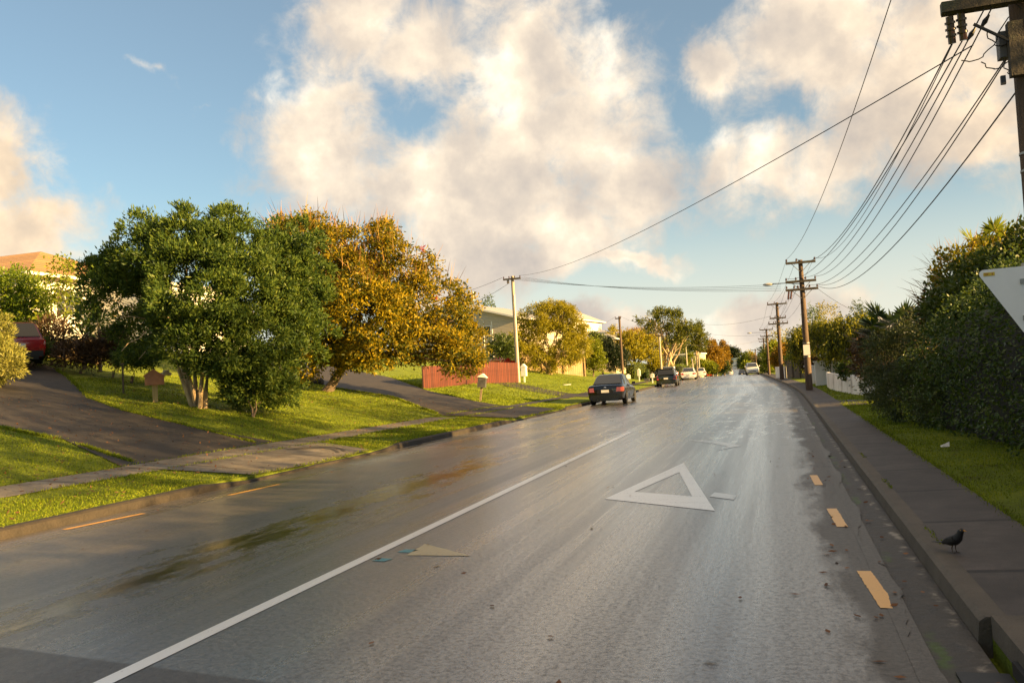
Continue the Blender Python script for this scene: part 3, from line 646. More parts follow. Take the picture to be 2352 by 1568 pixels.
def car(name, label, cat, loc, rz, paintm, L=4.5, Wd=1.75, Ht=1.44, kind='sedan', group=None, tail=REDL, small=False, extras=()):
    t = thing(name, label, cat, loc, rz, group)
    w = Wd/2; belt = {'sedan': .90, 'hatch': .92, 'wagon': .92, 'mpv': 1.0, 'van': 1.05, 'suv': 1.1}[kind]*Ht/1.46
    hood = belt*0.93; trunk = {'sedan': belt*1.06, 'hatch': belt, 'wagon': belt, 'mpv': belt, 'van': belt, 'suv': belt}[kind]
    r, f = -L/2, L/2
    if kind == 'sedan': st = [(r, .42, trunk*.80, .86), (r+.05, .30, trunk*.96, .95), (r+.16, .24, trunk, .985), (r+.55, .20, trunk*1.005, 1), (r+1.2, .18, belt*1.02, 1), (0, .18, belt, 1), (f-1.25, .18, hood*1.02, 1), (f-.6, .2, hood*.93, .985), (f-.2, .24, hood*.82, .94), (f-.05, .30, hood*.70, .86), (f, .38, hood*.60, .78)]
    else: st = [(r, .44, belt*.85, .88), (r+.04, .32, belt*.96, .955), (r+.14, .25, belt, .985), (r+.6, .20, belt, 1), (0, .18, belt, 1), (f-1.2, .18, hood*1.03, 1), (f-.55, .2, hood*.95, .985), (f-.2, .24, hood*.85, .94), (f-.05, .30, hood*.72, .86), (f, .38, hood*.62, .78)]
    rings = []
    for y, zb, zt, ws in st:
        m = zb + (zt-zb)*.52; h = [(.0, zb), (.80, zb), (.95, zb+.08), (1.0, m), (.985, zt-.10), (.93, zt-.02), (.80, zt+.01), (0, zt+.03)]
        rings.append([Vector((x*w*ws, y, z)) for x, z in h] + [Vector((-x*w*ws, y, z)) for x, z in h[-2:0:-1]])
    mb = MB(); mb.loft(rings)
    # cabin
    if kind == 'sedan': yb, yr0, yr1, yf = r+.62, r+1.42, f-2.15, f-1.25
    elif kind == 'hatch': yb, yr0, yr1, yf = r+.12, r+.62, f-1.95, f-1.1
    elif kind == 'wagon': yb, yr0, yr1, yf = r+.10, r+.50, f-2.1, f-1.2
    elif kind == 'mpv': yb, yr0, yr1, yf = r+.10, r+.42, f-1.85, f-.85
    else: yb, yr0, yr1, yf = r+.06, r+.22, f-1.75, f-1.05
    wb, wr = w*.90, w*.70; zb_r = (trunk if kind == 'sedan' else belt) - .02; zb_f = hood*1.0; zt = Ht
    def sec(y, zb, wt, zt): return [Vector((s*k, y, z)) for s in (1,) for k, z in ((wb, zb), (wb*.97, zb+.06), (wt*1.05, zt-.06), (wt*.9, zt), (0, zt+.015))] + [Vector((-k, y, z)) for k, z in ((wt*.9, zt), (wt*1.05, zt-.06), (wb*.97, zb+.06), (wb, zb))]
    def low(y, zb): return [Vector((k, y, zb+dz)) for k, dz in ((wb, -.03), (wb*.97, 0), (wb*.9, .01), (wb*.8, .02), (0, .025), (-wb*.8, .02), (-wb*.9, .01), (-wb*.97, 0), (-wb, -.03))]
    mb.loft([low(yb, zb_r), sec(yr0, belt, wr*.96, zt-.03), sec((yr0+yr1)/2, belt, wr, zt), sec(yr1, belt, wr*.97, zt-.03), low(yf, zb_f)])
    if 'bull' in extras: pass
    mb.build('body', paintm, t, True)
    # glass, 5 mm proud of the cabin sheet
    def lerp(a, b, f): return Vector(a)*(1-f) + Vector(b)*f
    def pane(nm, a, b, c, d, ins=.09, pr=.012):
        q = [Vector(k) for k in (a, b, c, d)]; cen = sum(q, Vector())/4
        nrm = (q[1]-q[0]).cross(q[3]-q[0]).normalized()
        if nrm.dot(cen - Vector((0, cen.y*.3, .7))) < 0: nrm = -nrm
        q = [lerp(k, cen, ins) for k in q]
        m2 = MB(); m2.prism([k - nrm*.05 for k in q], nrm*(.05+pr)); return m2.build(nm, GLASS, t)
    B = lambda y, z: Vector((wb*.965, y, z+.02)); Tp = lambda y: Vector((wr*1.02, y, zt-.07))
    mir = lambda v: Vector((-v.x, v.y, v.z))
    pane('rear_window', mir(Vector((wb*.93, yb, zb_r+.03))), Vector((wb*.93, yb, zb_r+.03)), Vector((wr*.96, yr0, zt-.05)), mir(Vector((wr*.96, yr0, zt-.05))), .09, .042)
    pane('windscreen', Vector((wb*.93, yf, zb_f+.03)), mir(Vector((wb*.93, yf, zb_f+.03))), mir(Vector((wr*.96, yr1, zt-.05))), Vector((wr*.96, yr1, zt-.05)), .08, .042)
    ym = (yr0+yr1)/2 + .05
    for s in (1, -1):
        fl = (lambda v: v) if s == 1 else mir
        y0 = yb + (yr0-yb)*.45
        pane('side_window', fl(B(y0+.1, belt+.02)), fl(B(ym-.04, belt)), fl(Tp(ym-.04)), fl(Tp(yr0+.08)), .07)
        pane('side_window', fl(B(ym+.04, belt)), fl(B(yf-(yf-yr1)*.35, belt)), fl(Tp(yr1-.06)), fl(Tp(ym+.04)), .07)
        if not small:
            m3 = MB(); m3.box((s*(w+.07), yf-.42, belt+.07), (.17, .09, .12)); m3.build('wing_mirror', TRIM if 'dark_mirrors' in extras else paintm, t, True)
            for yh in (ym-.55, ym+.45):
                m4 = MB(); m4.box((s*w*1.003, yh, belt-.13), (.02, .16, .025)); m4.build('door_handle', paintm, t)
            m5 = MB(); m5.box((s*w*1.0, 0, belt*.55), (.022, L*.5, .035)); m5.box((s*w*.99, 0, .24), (.03, L*.52, .05)); m5.build('side_trim', TRIM if kind != 'sedan' else paintm, t)
            m6 = MB(); m6.box((s*w*.988, ym, .55), (.012, .008, belt*.85)); m6.build('door_gap', TRIM, t)
    # lights
    for s in (1, -1):
        m7 = MB(); sed = kind == 'sedan'; tz = trunk if sed else belt
        z0_, z1_, xi = (.67, .88, .60) if sed else (.60, .93, .70)
        st7 = [(xi*w, r-.014), (.86*w, r-.014), (.955*w, r+.035), (1.004*w, r+.26)]
        m7.loft([[Vector((s*x, y, z0_*tz)), Vector((s*(x - (0 if k else -.05*w)), y + (.012 if sed else .03), z1_*tz)), Vector((s*x*.9, y+.14, z1_*tz)), Vector((s*x*.9, y+.14, z0_*tz))] for k, (x, y) in enumerate(st7)])
        m7.build('tail_light', tail, t)
        m8 = MB(); m8.prism([(s*w*.42, f-.02, hood*.62), (s*w*.80, f-.10, hood*.62), (s*w*.90, f-.26, hood*.78), (s*w*.46, f-.08, hood*.74)], (0, -.14, 0)); m8.build('headlight', HEADL, t)
    pz = trunk*.70 if kind == 'sedan' else belt*.72
    m9 = MB(); m9.box((0, r-.012, pz), (.36, .02, .13)); m9.build('number_plate', PLATE, t)
    m9 = MB(); m9.box((0, f+.008, .42), (.36, .02, .12)); m9.build('number_plate', PLATE, t)
    ma = MB(); ma.box((0, f-.012, .54), (Wd*.5, .05, .10)); ma.build('grille', TRIM, t)
    mc = MB(); mc.box((0, r+.03, .40), (Wd*.86, .12, .20), taper=.98); mc.box((0, r+.10, .25), (Wd*.7, .16, .10)); mc.build('bumper', paintm if kind != 'wagon' else TRIM, t, True)
    if not small:
        md = MB(); md.tube([(-.45*w, r+.02, .27), (-.45*w, r+.25, .27)], .035, 10); md.build('exhaust_pipe', CHROME, t)
    for y in (r + L*.215, f - L*.185):
        for s in (1, -1):
            mw = MB(); rr = .31*Ht/1.46 if kind != 'suv' else .36
            prof = [(.0, rr*.70), (.0, rr*.93), (.025, rr), (.175, rr), (.20, rr*.93), (.20, rr*.70)]
            n = 22; rings = [[Vector((s*(w+.006) - s*a, y + b*math.cos(k*2*math.pi/n), rr + b*math.sin(k*2*math.pi/n))) for k in range(n)] for a, b in prof]
            mw.loft(rings); wo = mw.build('wheel', TYRE, t, True)
            ml = MB(); sx = s*(w+.014)
            for q in range(5):
                a = q*2*math.pi/5; ml.prism([(sx, y + math.cos(a-.28)*.05, rr + math.sin(a-.28)*.05), (sx, y + math.cos(a-.17)*rr*.70, rr + math.sin(a-.17)*rr*.70), (sx, y + math.cos(a+.17)*rr*.70, rr + math.sin(a+.17)*rr*.70), (sx, y + math.cos(a+.28)*.05, rr + math.sin(a+.28)*.05)], (-s*.03, 0, 0))
            ml.loft([[Vector((sx + s*.003 - s*dx, y + b*math.cos(k*2*math.pi/n), rr + b*math.sin(k*2*math.pi/n))) for k in range(n)] for dx, b in ((0, rr*.72), (0, rr*.66), (.03, rr*.66), (.03, rr*.72))], cap=False)
            ml.build('rim', RIM, wo)
            mh = MB(); mh.loft([[Vector((s*(w-.03), y + b*math.cos(k*math.pi/12), rr + b*math.sin(k*math.pi/12))) for k in range(-1, 14)] + [Vector((s*(w+.003), y + b*math.cos(k*math.pi/12), rr + b*math.sin(k*math.pi/12))) for k in range(13, -2, -1)] for b in (rr*1.0, rr*1.17)], cap=False); mh.build('wheel_arch', TRIM, t)
    return t

# ------------------------------------------------------------------ poles and wires
POLEW = mat('tarred_pole_wood', (0.075, 0.045, 0.027), 0.75, 0.5, 6.0, 0.8, 25, stretch=(3, 3, .25), dirt=(0.11, 0.065, 0.038))
POLEC = mat('pale_grey_pole', (0.30, 0.26, 0.20), 0.75, 0.25, 4.0, 0.4, 30, stretch=(3, 3, .3))
ARMW = mat('crossarm_timber', (0.042, 0.033, 0.022), 0.8, 0.5, 8.0, 0.6, 30, dirt=(0.06, 0.065, 0.03)); STEEL = mat('galvanised_steel', (0.28, 0.28, 0.27), 0.45, 0.2, 5, metal=0.7)
INS = mat('brown_porcelain', (0.05, 0.022, 0.016), 0.25, 0.3, 5); WIRE = mat('black_cable', (0.014, 0.013, 0.013), 0.6, 0.1, 3); BOX = mat('grey_plastic_box', (0.10, 0.09, 0.085), 0.6, 0.2, 5)
LAMPM = mat('grey_lamp_housing', (0.42, 0.40, 0.36), 0.4, 0.1, 4)
INSPTS = {}
def insulator(root, par, p, h=0.16):
    mb = MB(); mb.tube([(p[0], p[1], p[2]-.05), (p[0], p[1], p[2]+h*.3)], .012, 6)
    for k, (z, rr) in enumerate(((.25, .045), (.5, .055), (.78, .04))): mb.tube([(p[0], p[1], p[2]+h*(z-.1)), (p[0], p[1], p[2]+h*(z+.12))], [rr, rr*.7], 9)
    return mb.build('insulator', INS, par, True)
def pole(name, label, base, hgt, r0, r1, arms, m, group, lamp=None, brace=True, armm=None, rz=0.0):
    t = thing(name, label, 'power pole' if arms else 'pole', base, rz, group)
    mb = MB(); mb.tube([(0, 0, -.3), (0, 0, hgt*.5), (0, 0, hgt)], [r0, (r0+r1)/2, r1], 14); mb.build('pole', m, t, True)
    pts = []
    for (z, hw, n, off) in arms:
        ma = MB(); yy = -r1-.05; ma.box((off, yy, z), (2*hw, .10, .11)); a = ma.build('crossarm', armm or ARMW, t)
        row = []
        for k in range(n):
            x = off - hw*.94 + (2*hw*.94)*k/max(1, n-1)
            if n % 2 == 1 and k == n//2: x -= r1 + .08
            insulator(t, a, (x, yy, z+.055)); row.append(Vector(base) + Vector((x, yy, z+.19)))
        pts.append(row)
        if brace and hw > .4:
            mc = MB()
            for s in (1, -1): mc.tube([(off + s*hw*.6, yy+.055, z-.05), (s*r1*.6, yy+.04, z-.42)], .014, 6)
            mc.build('brace', STEEL, t)
    if lamp:
        z, reach = lamp; mb = MB(); mb.tube([(0, 0, z), (reach*.5, 0, z+.10), (reach*.85, 0, z+.12)], .022, 8); la = mb.build('lamp_arm', STEEL, t, True)
        mh = MB(); mh.ell((reach, 0, z+.10), (.26, .11, .075), 12, 8); mh.build('lamp_head', LAMPM, la, True)
    INSPTS[label] = pts
    return t, pts
def wire(label, a, b, sag, r=0.010, group='overhead wires', n=26):
    r *= .78
    a = Vector(a); b = Vector(b); d = b-a; pts = [d*(i/n) + Vector((0, 0, -4*sag*(i/n)*(1-i/n))) for i in range(n+1)]
    mb = MB(); mb.tube(pts, r, 5); o = mb.build('power_line', WIRE, None, True, a); return tag(o, label, 'cable', group)

# ------------------------------------------------------------------ houses
def gable(t, x0, x1, y0, y1, z0, eave, ridge, axis, wallm, roofm, over=.45, th=.12, trimm=None, hip=0.0, bothhip=True):
    """walls + pitched roof on a rectangle; the ridge runs along axis; hip>0 pulls in the ends"""
    mb = MB()
    if axis == 'X':
        P = lambda u, v, z: (u, v, z)
        a0, a1, b0, b1 = x0, x1, y0, y1
    else:
        P = lambda u, v, z: (v, u, z)
        a0, a1, b0, b1 = y0, y1, x0, x1
    bm = (b0+b1)/2
    if hip: mb.box(((x0+x1)/2, (y0+y1)/2, (z0+eave)/2), (x1-x0, y1-y0, eave-z0))
    else: mb.prism([P(a0, b0, z0), P(a0, b1, z0), P(a0, b1, eave), P(a0, bm, ridge-.05), P(a0, b0, eave)], P(a1-a0, 0, 0))
    w = mb.build('wall', wallm, t)
    mr = MB(); o = over; dz = (ridge-eave)/((b1-b0)/2)*o; A0, A1, B0, B1 = a0-o, a1+o, b0-o, b1+o; ez = eave-dz*0.3
    h0 = A0 + (hip+o if hip else 0); h1 = A1 - (hip+o if hip else 0)
    top = [P(A0, B0, ez), P(A1, B0, ez), P(A1, B1, ez), P(A0, B1, ez), P(h0, bm, ridge+.02), P(h1, bm, ridge+.02)]
    vs = top + [(p[0], p[1], p[2]-th) for p in top]
    fs = [(0, 1, 5, 4), (2, 3, 4, 5), (1, 2, 5), (3, 0, 4), (6, 10, 11, 7), (8, 11, 10, 9), (7, 11, 8), (9, 10, 6), (0, 6, 7, 1), (2, 8, 9, 3), (1, 7, 8, 2), (3, 9, 6, 0)]
    if not hip: fs = [(0, 1, 5, 4), (2, 3, 4, 5), (6, 10, 11, 7), (8, 11, 10, 9), (0, 6, 7, 1), (2, 8, 9, 3), (0, 4, 10, 6), (3, 9, 10, 4), (1, 7, 11, 5), (2, 5, 11, 8)]
    mr.add(vs, fs); rf = mr.build('roof', roofm, t)
    if trimm:
        mg = MB()
        for b in (B0, B1): mg.box(P((A0+A1)/2, b, ez-.06), P(A1-A0, .1, .14) if axis == 'X' else (.1, A1-A0, .14))
        if hip:
            for a in (A0, A1): mg.box(P(a, (B0+B1)/2, ez-.06), (.1, B1-B0-.1, .14) if axis == 'X' else (B1-B0-.1, .1, .14))
        else:
            for a in (A0, A1):
                for b in (B0, B1): mg.plate(P(a, b, ez+.03), P(a, bm, ridge+.05), P(a, bm, ridge-.14), P(a, b, ez-.16), .04)
        mg.build('gutter' if hip else 'bargeboard', trimm, t)
    return w, rf
WINF = mat('white_window_frame', (0.72, 0.70, 0.65), 0.4, 0.05, 3); WGL = glassmat('house_glass', (0.03, 0.04, 0.05))
def window(t, c, wd, ht, face, mull=1):
    """face: 'X' east-facing, 'Y' south-facing (towards the viewer)"""
    P = (lambda u, z, o: (c[0]+o, c[1]+u, c[2]+z)) if face == 'X' else (lambda u, z, o: (c[0]+u, c[1]-o, c[2]+z))
    S = (lambda a, b, dd: (dd, a, b)) if face == 'X' else (lambda a, b, dd: (a, dd, b))
    mb = MB()
    for s in (-1, 1): mb.box(P(s*wd/2, 0, .02), S(.08, ht+.08, .07)); mb.box(P(0, s*ht/2, .023), S(wd-.08, .08, .07))
    for k in range(mull): mb.box(P(-wd/2 + wd*(k+1)/(mull+1), 0, .017), S(.05, ht-.08, .06))
    f = mb.build('window', WINF, t); mg = MB(); mg.box(P(0, 0, .008), S(wd-.04, ht-.04, .02)); mg.build('pane', WGL, f)
# ================================================================== the place
WEATHER = boards('cream_weatherboards', (0.52, 0.44, 0.32), 0.16, 'Z', 0.02, 0.6, 0.05, 0.10)
WHITEW = mat('white_house_paint', (0.74, 0.71, 0.64), 0.6, 0.06, 2.0); TILE = boards('terracotta_tiles', (0.44, 0.24, 0.075), 0.16, 'Z', 0.06, 0.7, 0.3, 0.3, dirt=(0.30, 0.15, 0.06))
GREYROOF = boards('grey_iron_roof', (0.33, 0.32, 0.30), 0.3, 'X', 0.02, 0.45, 0.06, 0.05); CREAM = mat('cream_plaster', (0.50, 0.42, 0.28), 0.7, 0.08, 1.5); TEALROOF = mat('teal_roof', (0.14, 0.20, 0.18), 0.5, 0.1, 3)
PEACH = mat('peach_plaster', (0.50, 0.33, 0.20), 0.7, 0.08, 2); WTRIM = mat('white_trim', (0.75, 0.72, 0.66), 0.5, 0.05, 3)
EARTHPOST = mat('weathered_post', (0.20, 0.15, 0.09), 0.8, 0.4, 8, 0.5, 40, stretch=(4, 4, .5))

# ---- houses on the bank
t = thing('house', 'white house with orange tiled hip roof behind the yellow-lit tree on the bank', 'house', (-38, 35, 4.3))
gable(t, -7, 6.5, -4.5, 5, -.6, 3.15, 5.0, 'X', WHITEW, TILE, .55, .14, WTRIM, hip=4.0)
for y in (-2.2, 1.6): window(t, (6.5, y, 1.9), 1.6, 1.2, 'X', 2)
mb = MB(); mb.box((8.2, 2.2, 1.05), (3.4, 6.4, 3.3)); mb.build('porch', WHITEW, t); mb = MB(); mb.box((8.2, 2.2, 2.76), (3.8, 6.8, .12)); mb.build('porch_roof', WTRIM, t)
window(t, (9.9, .2, .9), 1.7, 1.0, 'X', 1); window(t, (9.9, 3.6, .9), 1.5, 1.0, 'X', 1)
t = thing('house', 'tiled roof wing showing between orange roof and big green tree', 'house', (-48, 57, 5.0)); gable(t, -6, 6, -6, 6, -.8, 3.2, 5.6, 'X', WHITEW, TILE, .5, .14, WTRIM, hip=4.5)
window(t, (6, 0, 1.8), 1.6, 1.2, 'X', 1)

q = pd(1150, 770, 90)
t = thing('house', 'cream weatherboard house with white bargeboard behind the red fence', 'house', (q.x, q.y, gz(q.x, q.y)), R_(-8))
e1 = pd(1205, 729, 90).z - t.location.z; e2 = e1 + 1.8
gable(t, -13, 2.0, 0, 12, -.6, e1, e2+.35, 'Y', WEATHER, GREYROOF, .55, .14, WTRIM)
window(t, (-1.5, 0, e1-1.1), .8, .95, 'Y', 0); window(t, (-6.5, 0, e1-1.0), 1.6, 1.2, 'Y', 1); window(t, (2.0, 3, e1-1.2), 1.4, 1.1, 'X', 1)
mb = MB(); mb.box((-.95, -.03, e1*.5-.2), (.10, .05, e1)); mb.tube([(-1.9, -.05, e1*.42), (-1.9, -.05, e1)], .035); mb.build('corner_board', WTRIM, t)
mb = MB(); mb.tube([(-5, 4, e2+.8), (-5, 4, e2+1.7)], .12, 10); mb.build('roof_vent', STEEL, t, True)
q = pd(1275, 770, 112)
t = thing('house', 'white house with long grey roof glimpsed through the feathery golden tree', 'house', (q.x, q.y, gz(q.x, q.y)), R_(-6))
rz_ = pd(1275, 708, 112).z - t.location.z
gable(t, -7, 2.6, 0, 12, -.6, rz_-1.5, rz_+.25, 'X', WHITEW, GREYROOF, .5, .14, WTRIM, hip=2.5)
for x in (-4.5, -1.5, 1.2): window(t, (x, 0, rz_-2.6), 1.3, 1.3, 'Y', 1)
mb = MB(); mb.box((2.2, -1.2, rz_-3.6), (3.0, 2.3, .14)); mb.box((2.2, -2.3, rz_-3.0), (3.0, .06, .08)); mb.build('balcony', WTRIM, t)
q = pd(1362, 800, 110)
t = thing('house', 'low pale hip roof showing right of the feathery golden tree', 'house', (q.x, q.y, gz(q.x, q.y)), 0); rz_ = pd(1345, 763, 110).z - t.location.z
gable(t, -6, 2.6, 0, 9, -.6, rz_-.95, rz_+.3, 'X', CREAM, GREYROOF, .5, .14, WTRIM, hip=2.0); window(t, (1, 0, rz_-2.1), 1.2, 1.1, 'Y', 1)
q = pd(1570, 830, 165)
t = thing('house', 'flat-topped cream house behind the row of parked white cars', 'house', (q.x, q.y, gz(q.x, q.y)), R_(-4)); rz_ = pd(1570, 812, 165).z - t.location.z
mb = MB(); mb.box((0, 3, rz_/2-.4), (6.4, 7, rz_+.4)); mb.build('wall', CREAM, t); mb = MB(); mb.box((0, 3, rz_-.12), (6.9, 7.5, .2)); mb.build('roof', WTRIM, t); window(t, (-2.2, -.5, rz_-1.3), 1.1, 1.2, 'Y', 0); window(t, (1.6, -.5, rz_-1.3), 1.5, 1.0, 'Y', 1)
q = pd(1685, 838, 560)
t = thing('house', 'far white house with teal roof where the road tops out', 'house', (q.x-3, q.y, gz(q.x, q.y)), 0); rz_ = pd(1685, 824, 560).z - t.location.z
gable(t, -6.5, 5, 0, 9, -1, rz_-1.0, rz_+.6, 'X', WHITEW, TEALROOF, .5, .2, WTRIM)
for x in (-5, -2.5, 0, 2.5): window(t, (x, 0, rz_-2.2), 1.3, 1.5, 'Y', 1)
t = thing('house', 'peach plaster house glimpsed between the drooping tree trunks', 'house', (11.5, 52, gz(11.5, 52)), R_(8)); gable(t, -6.5, 6, -5, 5, -.3, 2.3, 3.3, 'X', PEACH, GREYROOF, .4, .14, WTRIM); window(t, (-4, -5, 1.3), 1.2, 1.0, 'Y', 1)
t = thing('house', 'brown roofed house standing behind the big dark hedge', 'house', (17, 18, gz(17, 18)), R_(4)); gable(t, -5, 5, -7, 7, -.3, 2.7, 4.4, 'Y', PEACH, TILE, .5, .14, WTRIM, hip=3.5); window(t, (-1, -7, 1.5), 1.5, 1.1, 'Y', 1)

# ---- fences and walls
REDF = boards('red_corrugated_fence', (0.105, 0.025, 0.010), 0.30, 'X', 0.05, 0.6, 0.35, 0.4)
PALEF = boards('pale_palings', (0.33, 0.22, 0.11), 0.19, 'X', 0.02, 0.8, 0.25, 0.16, dirt=(0.24, 0.17, 0.08)); OLDF = boards('old_grey_palings', (0.13, 0.105, 0.08), 0.16, 'X', 0.02, 0.85, 0.35, 0.14, dirt=(0.06, 0.05, 0.04))
WALLW = mat('white_painted_block', (0.80, 0.77, 0.74), 0.65, 0.1, 2.0, 0.3, 12, dirt=(0.42, 0.38, 0.34))
def fence(name, label, pts, hgt, m, cat='fence', th=.05, posts=True, group=None, postm=None):
    """panels between ground points; every panel and post is a part"""
    t = thing(name, label, cat, pts[0], 0, group); o = Vector(pts[0])
    for k in range(len(pts)-1):
        a = Vector(pts[k]) - o; b = Vector(pts[k+1]) - o; L = math.hypot(b.x-a.x, b.y-a.y); an = math.atan2(b.y-a.y, b.x-a.x); dz = b.z-a.z
        mb = MB(); n = max(1, int(L/1.8)); h = hgt if not hasattr(hgt, '__len__') else hgt[k]
        mb.prism([(0, 0, -.25), (L, 0, dz-.25), (L, 0, dz+h), (0, 0, h)], (0, th, 0))
        p = mb.build('panel', m, t); p.location = a; p.rotation_euler = (0, 0, an)
        if posts:
            for j in range(n+1):
                f = j/n; mp = MB(); mp.box((L*f, -.03 - .045, dz*f + (h-.05)/2 - .12), (.09, .09, h+.15)); po = mp.build('post', postm or m, t); po.location = a; po.rotation_euler = (0, 0, an)
    return t
f0, fd0 = pg(973, 894); f1 = onland(1088, 52); f2 = onland(1190, 59)
fence('fence', 'red corrugated iron fence beside the drive, half hidden by the coral tree', [f0, f1, f2], [1.15, 1.35], REDF, posts=False)
wf0, wf1 = onland(1196, 84), onland(1343, 86)
wf1b = onland(1343, 92)
fence('fence', 'tall pale paling fence behind the feathery golden tree', [wf0, wf1, wf1b], 1.95, PALEF, postm=PALEF)
fence('fence', 'low weathered timber fence behind the shrubs in front of white house', [pd(55, 800, 36.5)-Vector((0, 0, .6)), pd(225, 800, 35.5)-Vector((0, 0, .6))], 1.0, PALEF)
fence('fence', 'dark slatted boundary fence between clipped golden hedge and pale pole', [onland(1484, 103), onland(1497, 103)], 1.6, OLDF)
fence('fence', 'white panel fence catching the sun behind the olive hatchback', [onland(1519, 106), onland(1548, 103), onland(1550, 112)], 1.55, WALLW, posts=False)
rz = lambda x, y: Vector((x, y, gz(x, y)))
fence('fence', 'old grey paling fence behind the tall brown pole on the right footpath', [rz(.55, 76), rz(2.6, 68), rz(6.5, 67)], 1.5, OLDF)
fence('wall', 'short white wall at the far end of the old grey paling fence', [rz(-.35, 80), rz(.5, 76.2)], 1.0, WALLW, 'wall', .15, posts=False)
cur = [rz(2.25, 47), rz(2.2, 44), rz(2.3, 41), rz(2.45, 38.5), rz(2.65, 36), rz(2.95, 34), rz(3.4, 32), rz(4.3, 30)]
fence('wall', 'low white scalloped wall curving along the lawn left of the grey shrub', cur, .75, WALLW, 'wall', .14, posts=False)
fence('fence', 'dark timber fence standing behind the low white curved wall', [rz(3.0, 44), rz(3.6, 37), rz(5.5, 33.5)], 1.15, OLDF)
t = thing('gate_pillar', 'white rendered pillar block at the head of the low curved wall', 'wall', rz(2.6, 50.5)); mb = MB(); mb.box((0, 0, .6), (1.5, .5, 1.3)); mb.build('pillar', WALLW, t); mb = MB(); mb.box((0, 0, 1.28), (1.62, .62, .09)); mb.build('cap', WALLW, t)
t = thing('gate_pillar', 'smaller white pillar block set left of the rendered wall end', 'wall', rz(1.9, 55)); mb = MB(); mb.box((0, 0, .5), (.9, .5, 1.05)); mb.build('pillar', WALLW, t); mb = MB(); mb.box((0, 0, 1.05), (1.0, .6, .08)); mb.build('cap', WALLW, t)

# ---- letterboxes, stakes, stones
TERRA = mat('rusty_terracotta_tin', (0.36, 0.145, 0.06), 0.6, 0.3, 6, dirt=(0.13, 0.05, 0.03)); POSTY = mat('treated_pine_post', (0.38, 0.27, 0.11), 0.75, 0.25, 5, 0.3, 40, stretch=(4, 4, .6))
p, d = pg(357, 924); k = d/26.0
t = thing('letterbox', 'rust red gabled letterbox on square pine post beside the left driveway', 'letterbox', p, R_(38))
mb = MB(); mb.box((0, 0, .25), (.15, .15, .6)); mb.build('post', POSTY, t)
mb = MB(); mb.prism([(-.27, -.2, .52), (.27, -.2, .52), (.27, -.2, .78), (-.02, -.2, .98), (-.27, -.2, .84)], (0, .42, 0)); mb.build('box', TERRA, t)
mb = MB(); mb.plate((-.31, -.23, .80), (-.31, .25, .80), (-.02, .25, 1.0), (-.02, -.23, 1.0), .025); mb.plate((.31, .25, .77), (.31, -.23, .77), (-.02, -.23, 1.003), (-.02, .25, 1.003), .025); mb.build('lid', TERRA, t)
PAPER = mat('newsprint', (0.55, 0.46, 0.36), 0.8, 0.25, 14)
n_ = Vector(p) + Matrix.Rotation(R_(38), 3, 'Z') @ Vector((.30, -.05, .83))
mb = MB(); mb.tube([(0, -.16, 0), (.03, 0, .02), (.05, .18, 0)], .055, 9); mb.tube([(.05, -.12, .08), (.09, .05, .09)], .04, 8); o = mb.build('newspaper', PAPER, None, True, n_); tag(o, 'rolled newspapers stuck in the slot of the rust red letterbox', 'newspaper')
p = onland(284, 27.5); t = thing('garden_stake', 'thin dark garden stake standing alone in the left lawn', 'stake', p); mb = MB(); mb.tube([(0, 0, -.1), (.01, 0, .95)], .03, 8); mb.build('stake', BARK, t); mb = MB(); mb.box((.01, 0, .93), (.10, .10, .05)); mb.build('cap', BARK, t)
GREYBOX = mat('dark_grey_tin', (0.07, 0.07, 0.07), 0.5, 0.3, 6); WHITEBOX = mat('white_tin', (0.66, 0.64, 0.58), 0.45, 0.1, 6)
def letterbox(label, px, d, h, bw, bh, boxm, postm, rz=0., lean=0., roofm=None, py=None):
    q = pg(px, py)[0] if py else onland(px, d)
    if not py: h *= .82; bw *= .8; bh *= .75
    t = thing('letterbox', label, 'letterbox', q, rz, 'letterboxes along the verge'); t.rotation_euler = (0, lean, rz)
    mb = MB(); mb.box((0, 0, (h-bh)/2-.1), (.09, .09, h-bh+.2)); mb.build('post', postm, t)
    mb = MB(); mb.box((0, 0, h-bh/2), (bw, bw*1.2, bh)); mb.box((0, -bw*.6-.005, h-bh*.28), (bw*.7, .01, bh*.14)); mb.build('box', boxm, t)
    mb = MB(); mb.prism([(-bw*.62, -bw*.7, h), (bw*.62, -bw*.7, h), (0, -bw*.7, h+bh*.38)], (0, bw*1.4, 0)); mb.build('lid', roofm or boxm, t)
letterbox('dark grey letterbox on leaning post under the tip of the coral tree', 1103, 40, 1.12, .36, .46, GREYBOX, EARTHPOST, R_(10), R_(9), WHITEBOX, py=922)  # white lid paints the sunlight on the dark box's top
letterbox('tall white letterbox at the right end of the red fence', 1205, 62, 1.05, .34, .62, WHITEBOX, WTRIM, py=878)
letterbox('white letterbox on timber post directly behind the black sedan', 1442, 70, 1.15, .42, .38, WHITEBOX, EARTHPOST, R_(15))
letterbox('pale narrow letterbox on the slope below the clipped golden hedge', 1467, 92, 1.35, .36, .75, WHITEBOX, WTRIM)
letterbox('cream letterbox peeping out left of the olive hatchback', 1497, 84, 1.0, .4, .4, WHITEBOX, WTRIM)
t = thing('letterbox', 'low dark letterbox half sunk in the slope beside the olive hatchback', 'letterbox', onland(1484, 80)); mb = MB(); mb.box((0, 0, .15), (.06, .06, .4)); mb.build('post', EARTHPOST, t); mb = MB(); mb.box((0, 0, .42), (.45, .35, .22)); mb.build('box', GREYBOX, t)
STONE = mat('dark_garden_stone', (0.05, 0.045, 0.04), 0.8, 0.4, 5, 0.5, 20)
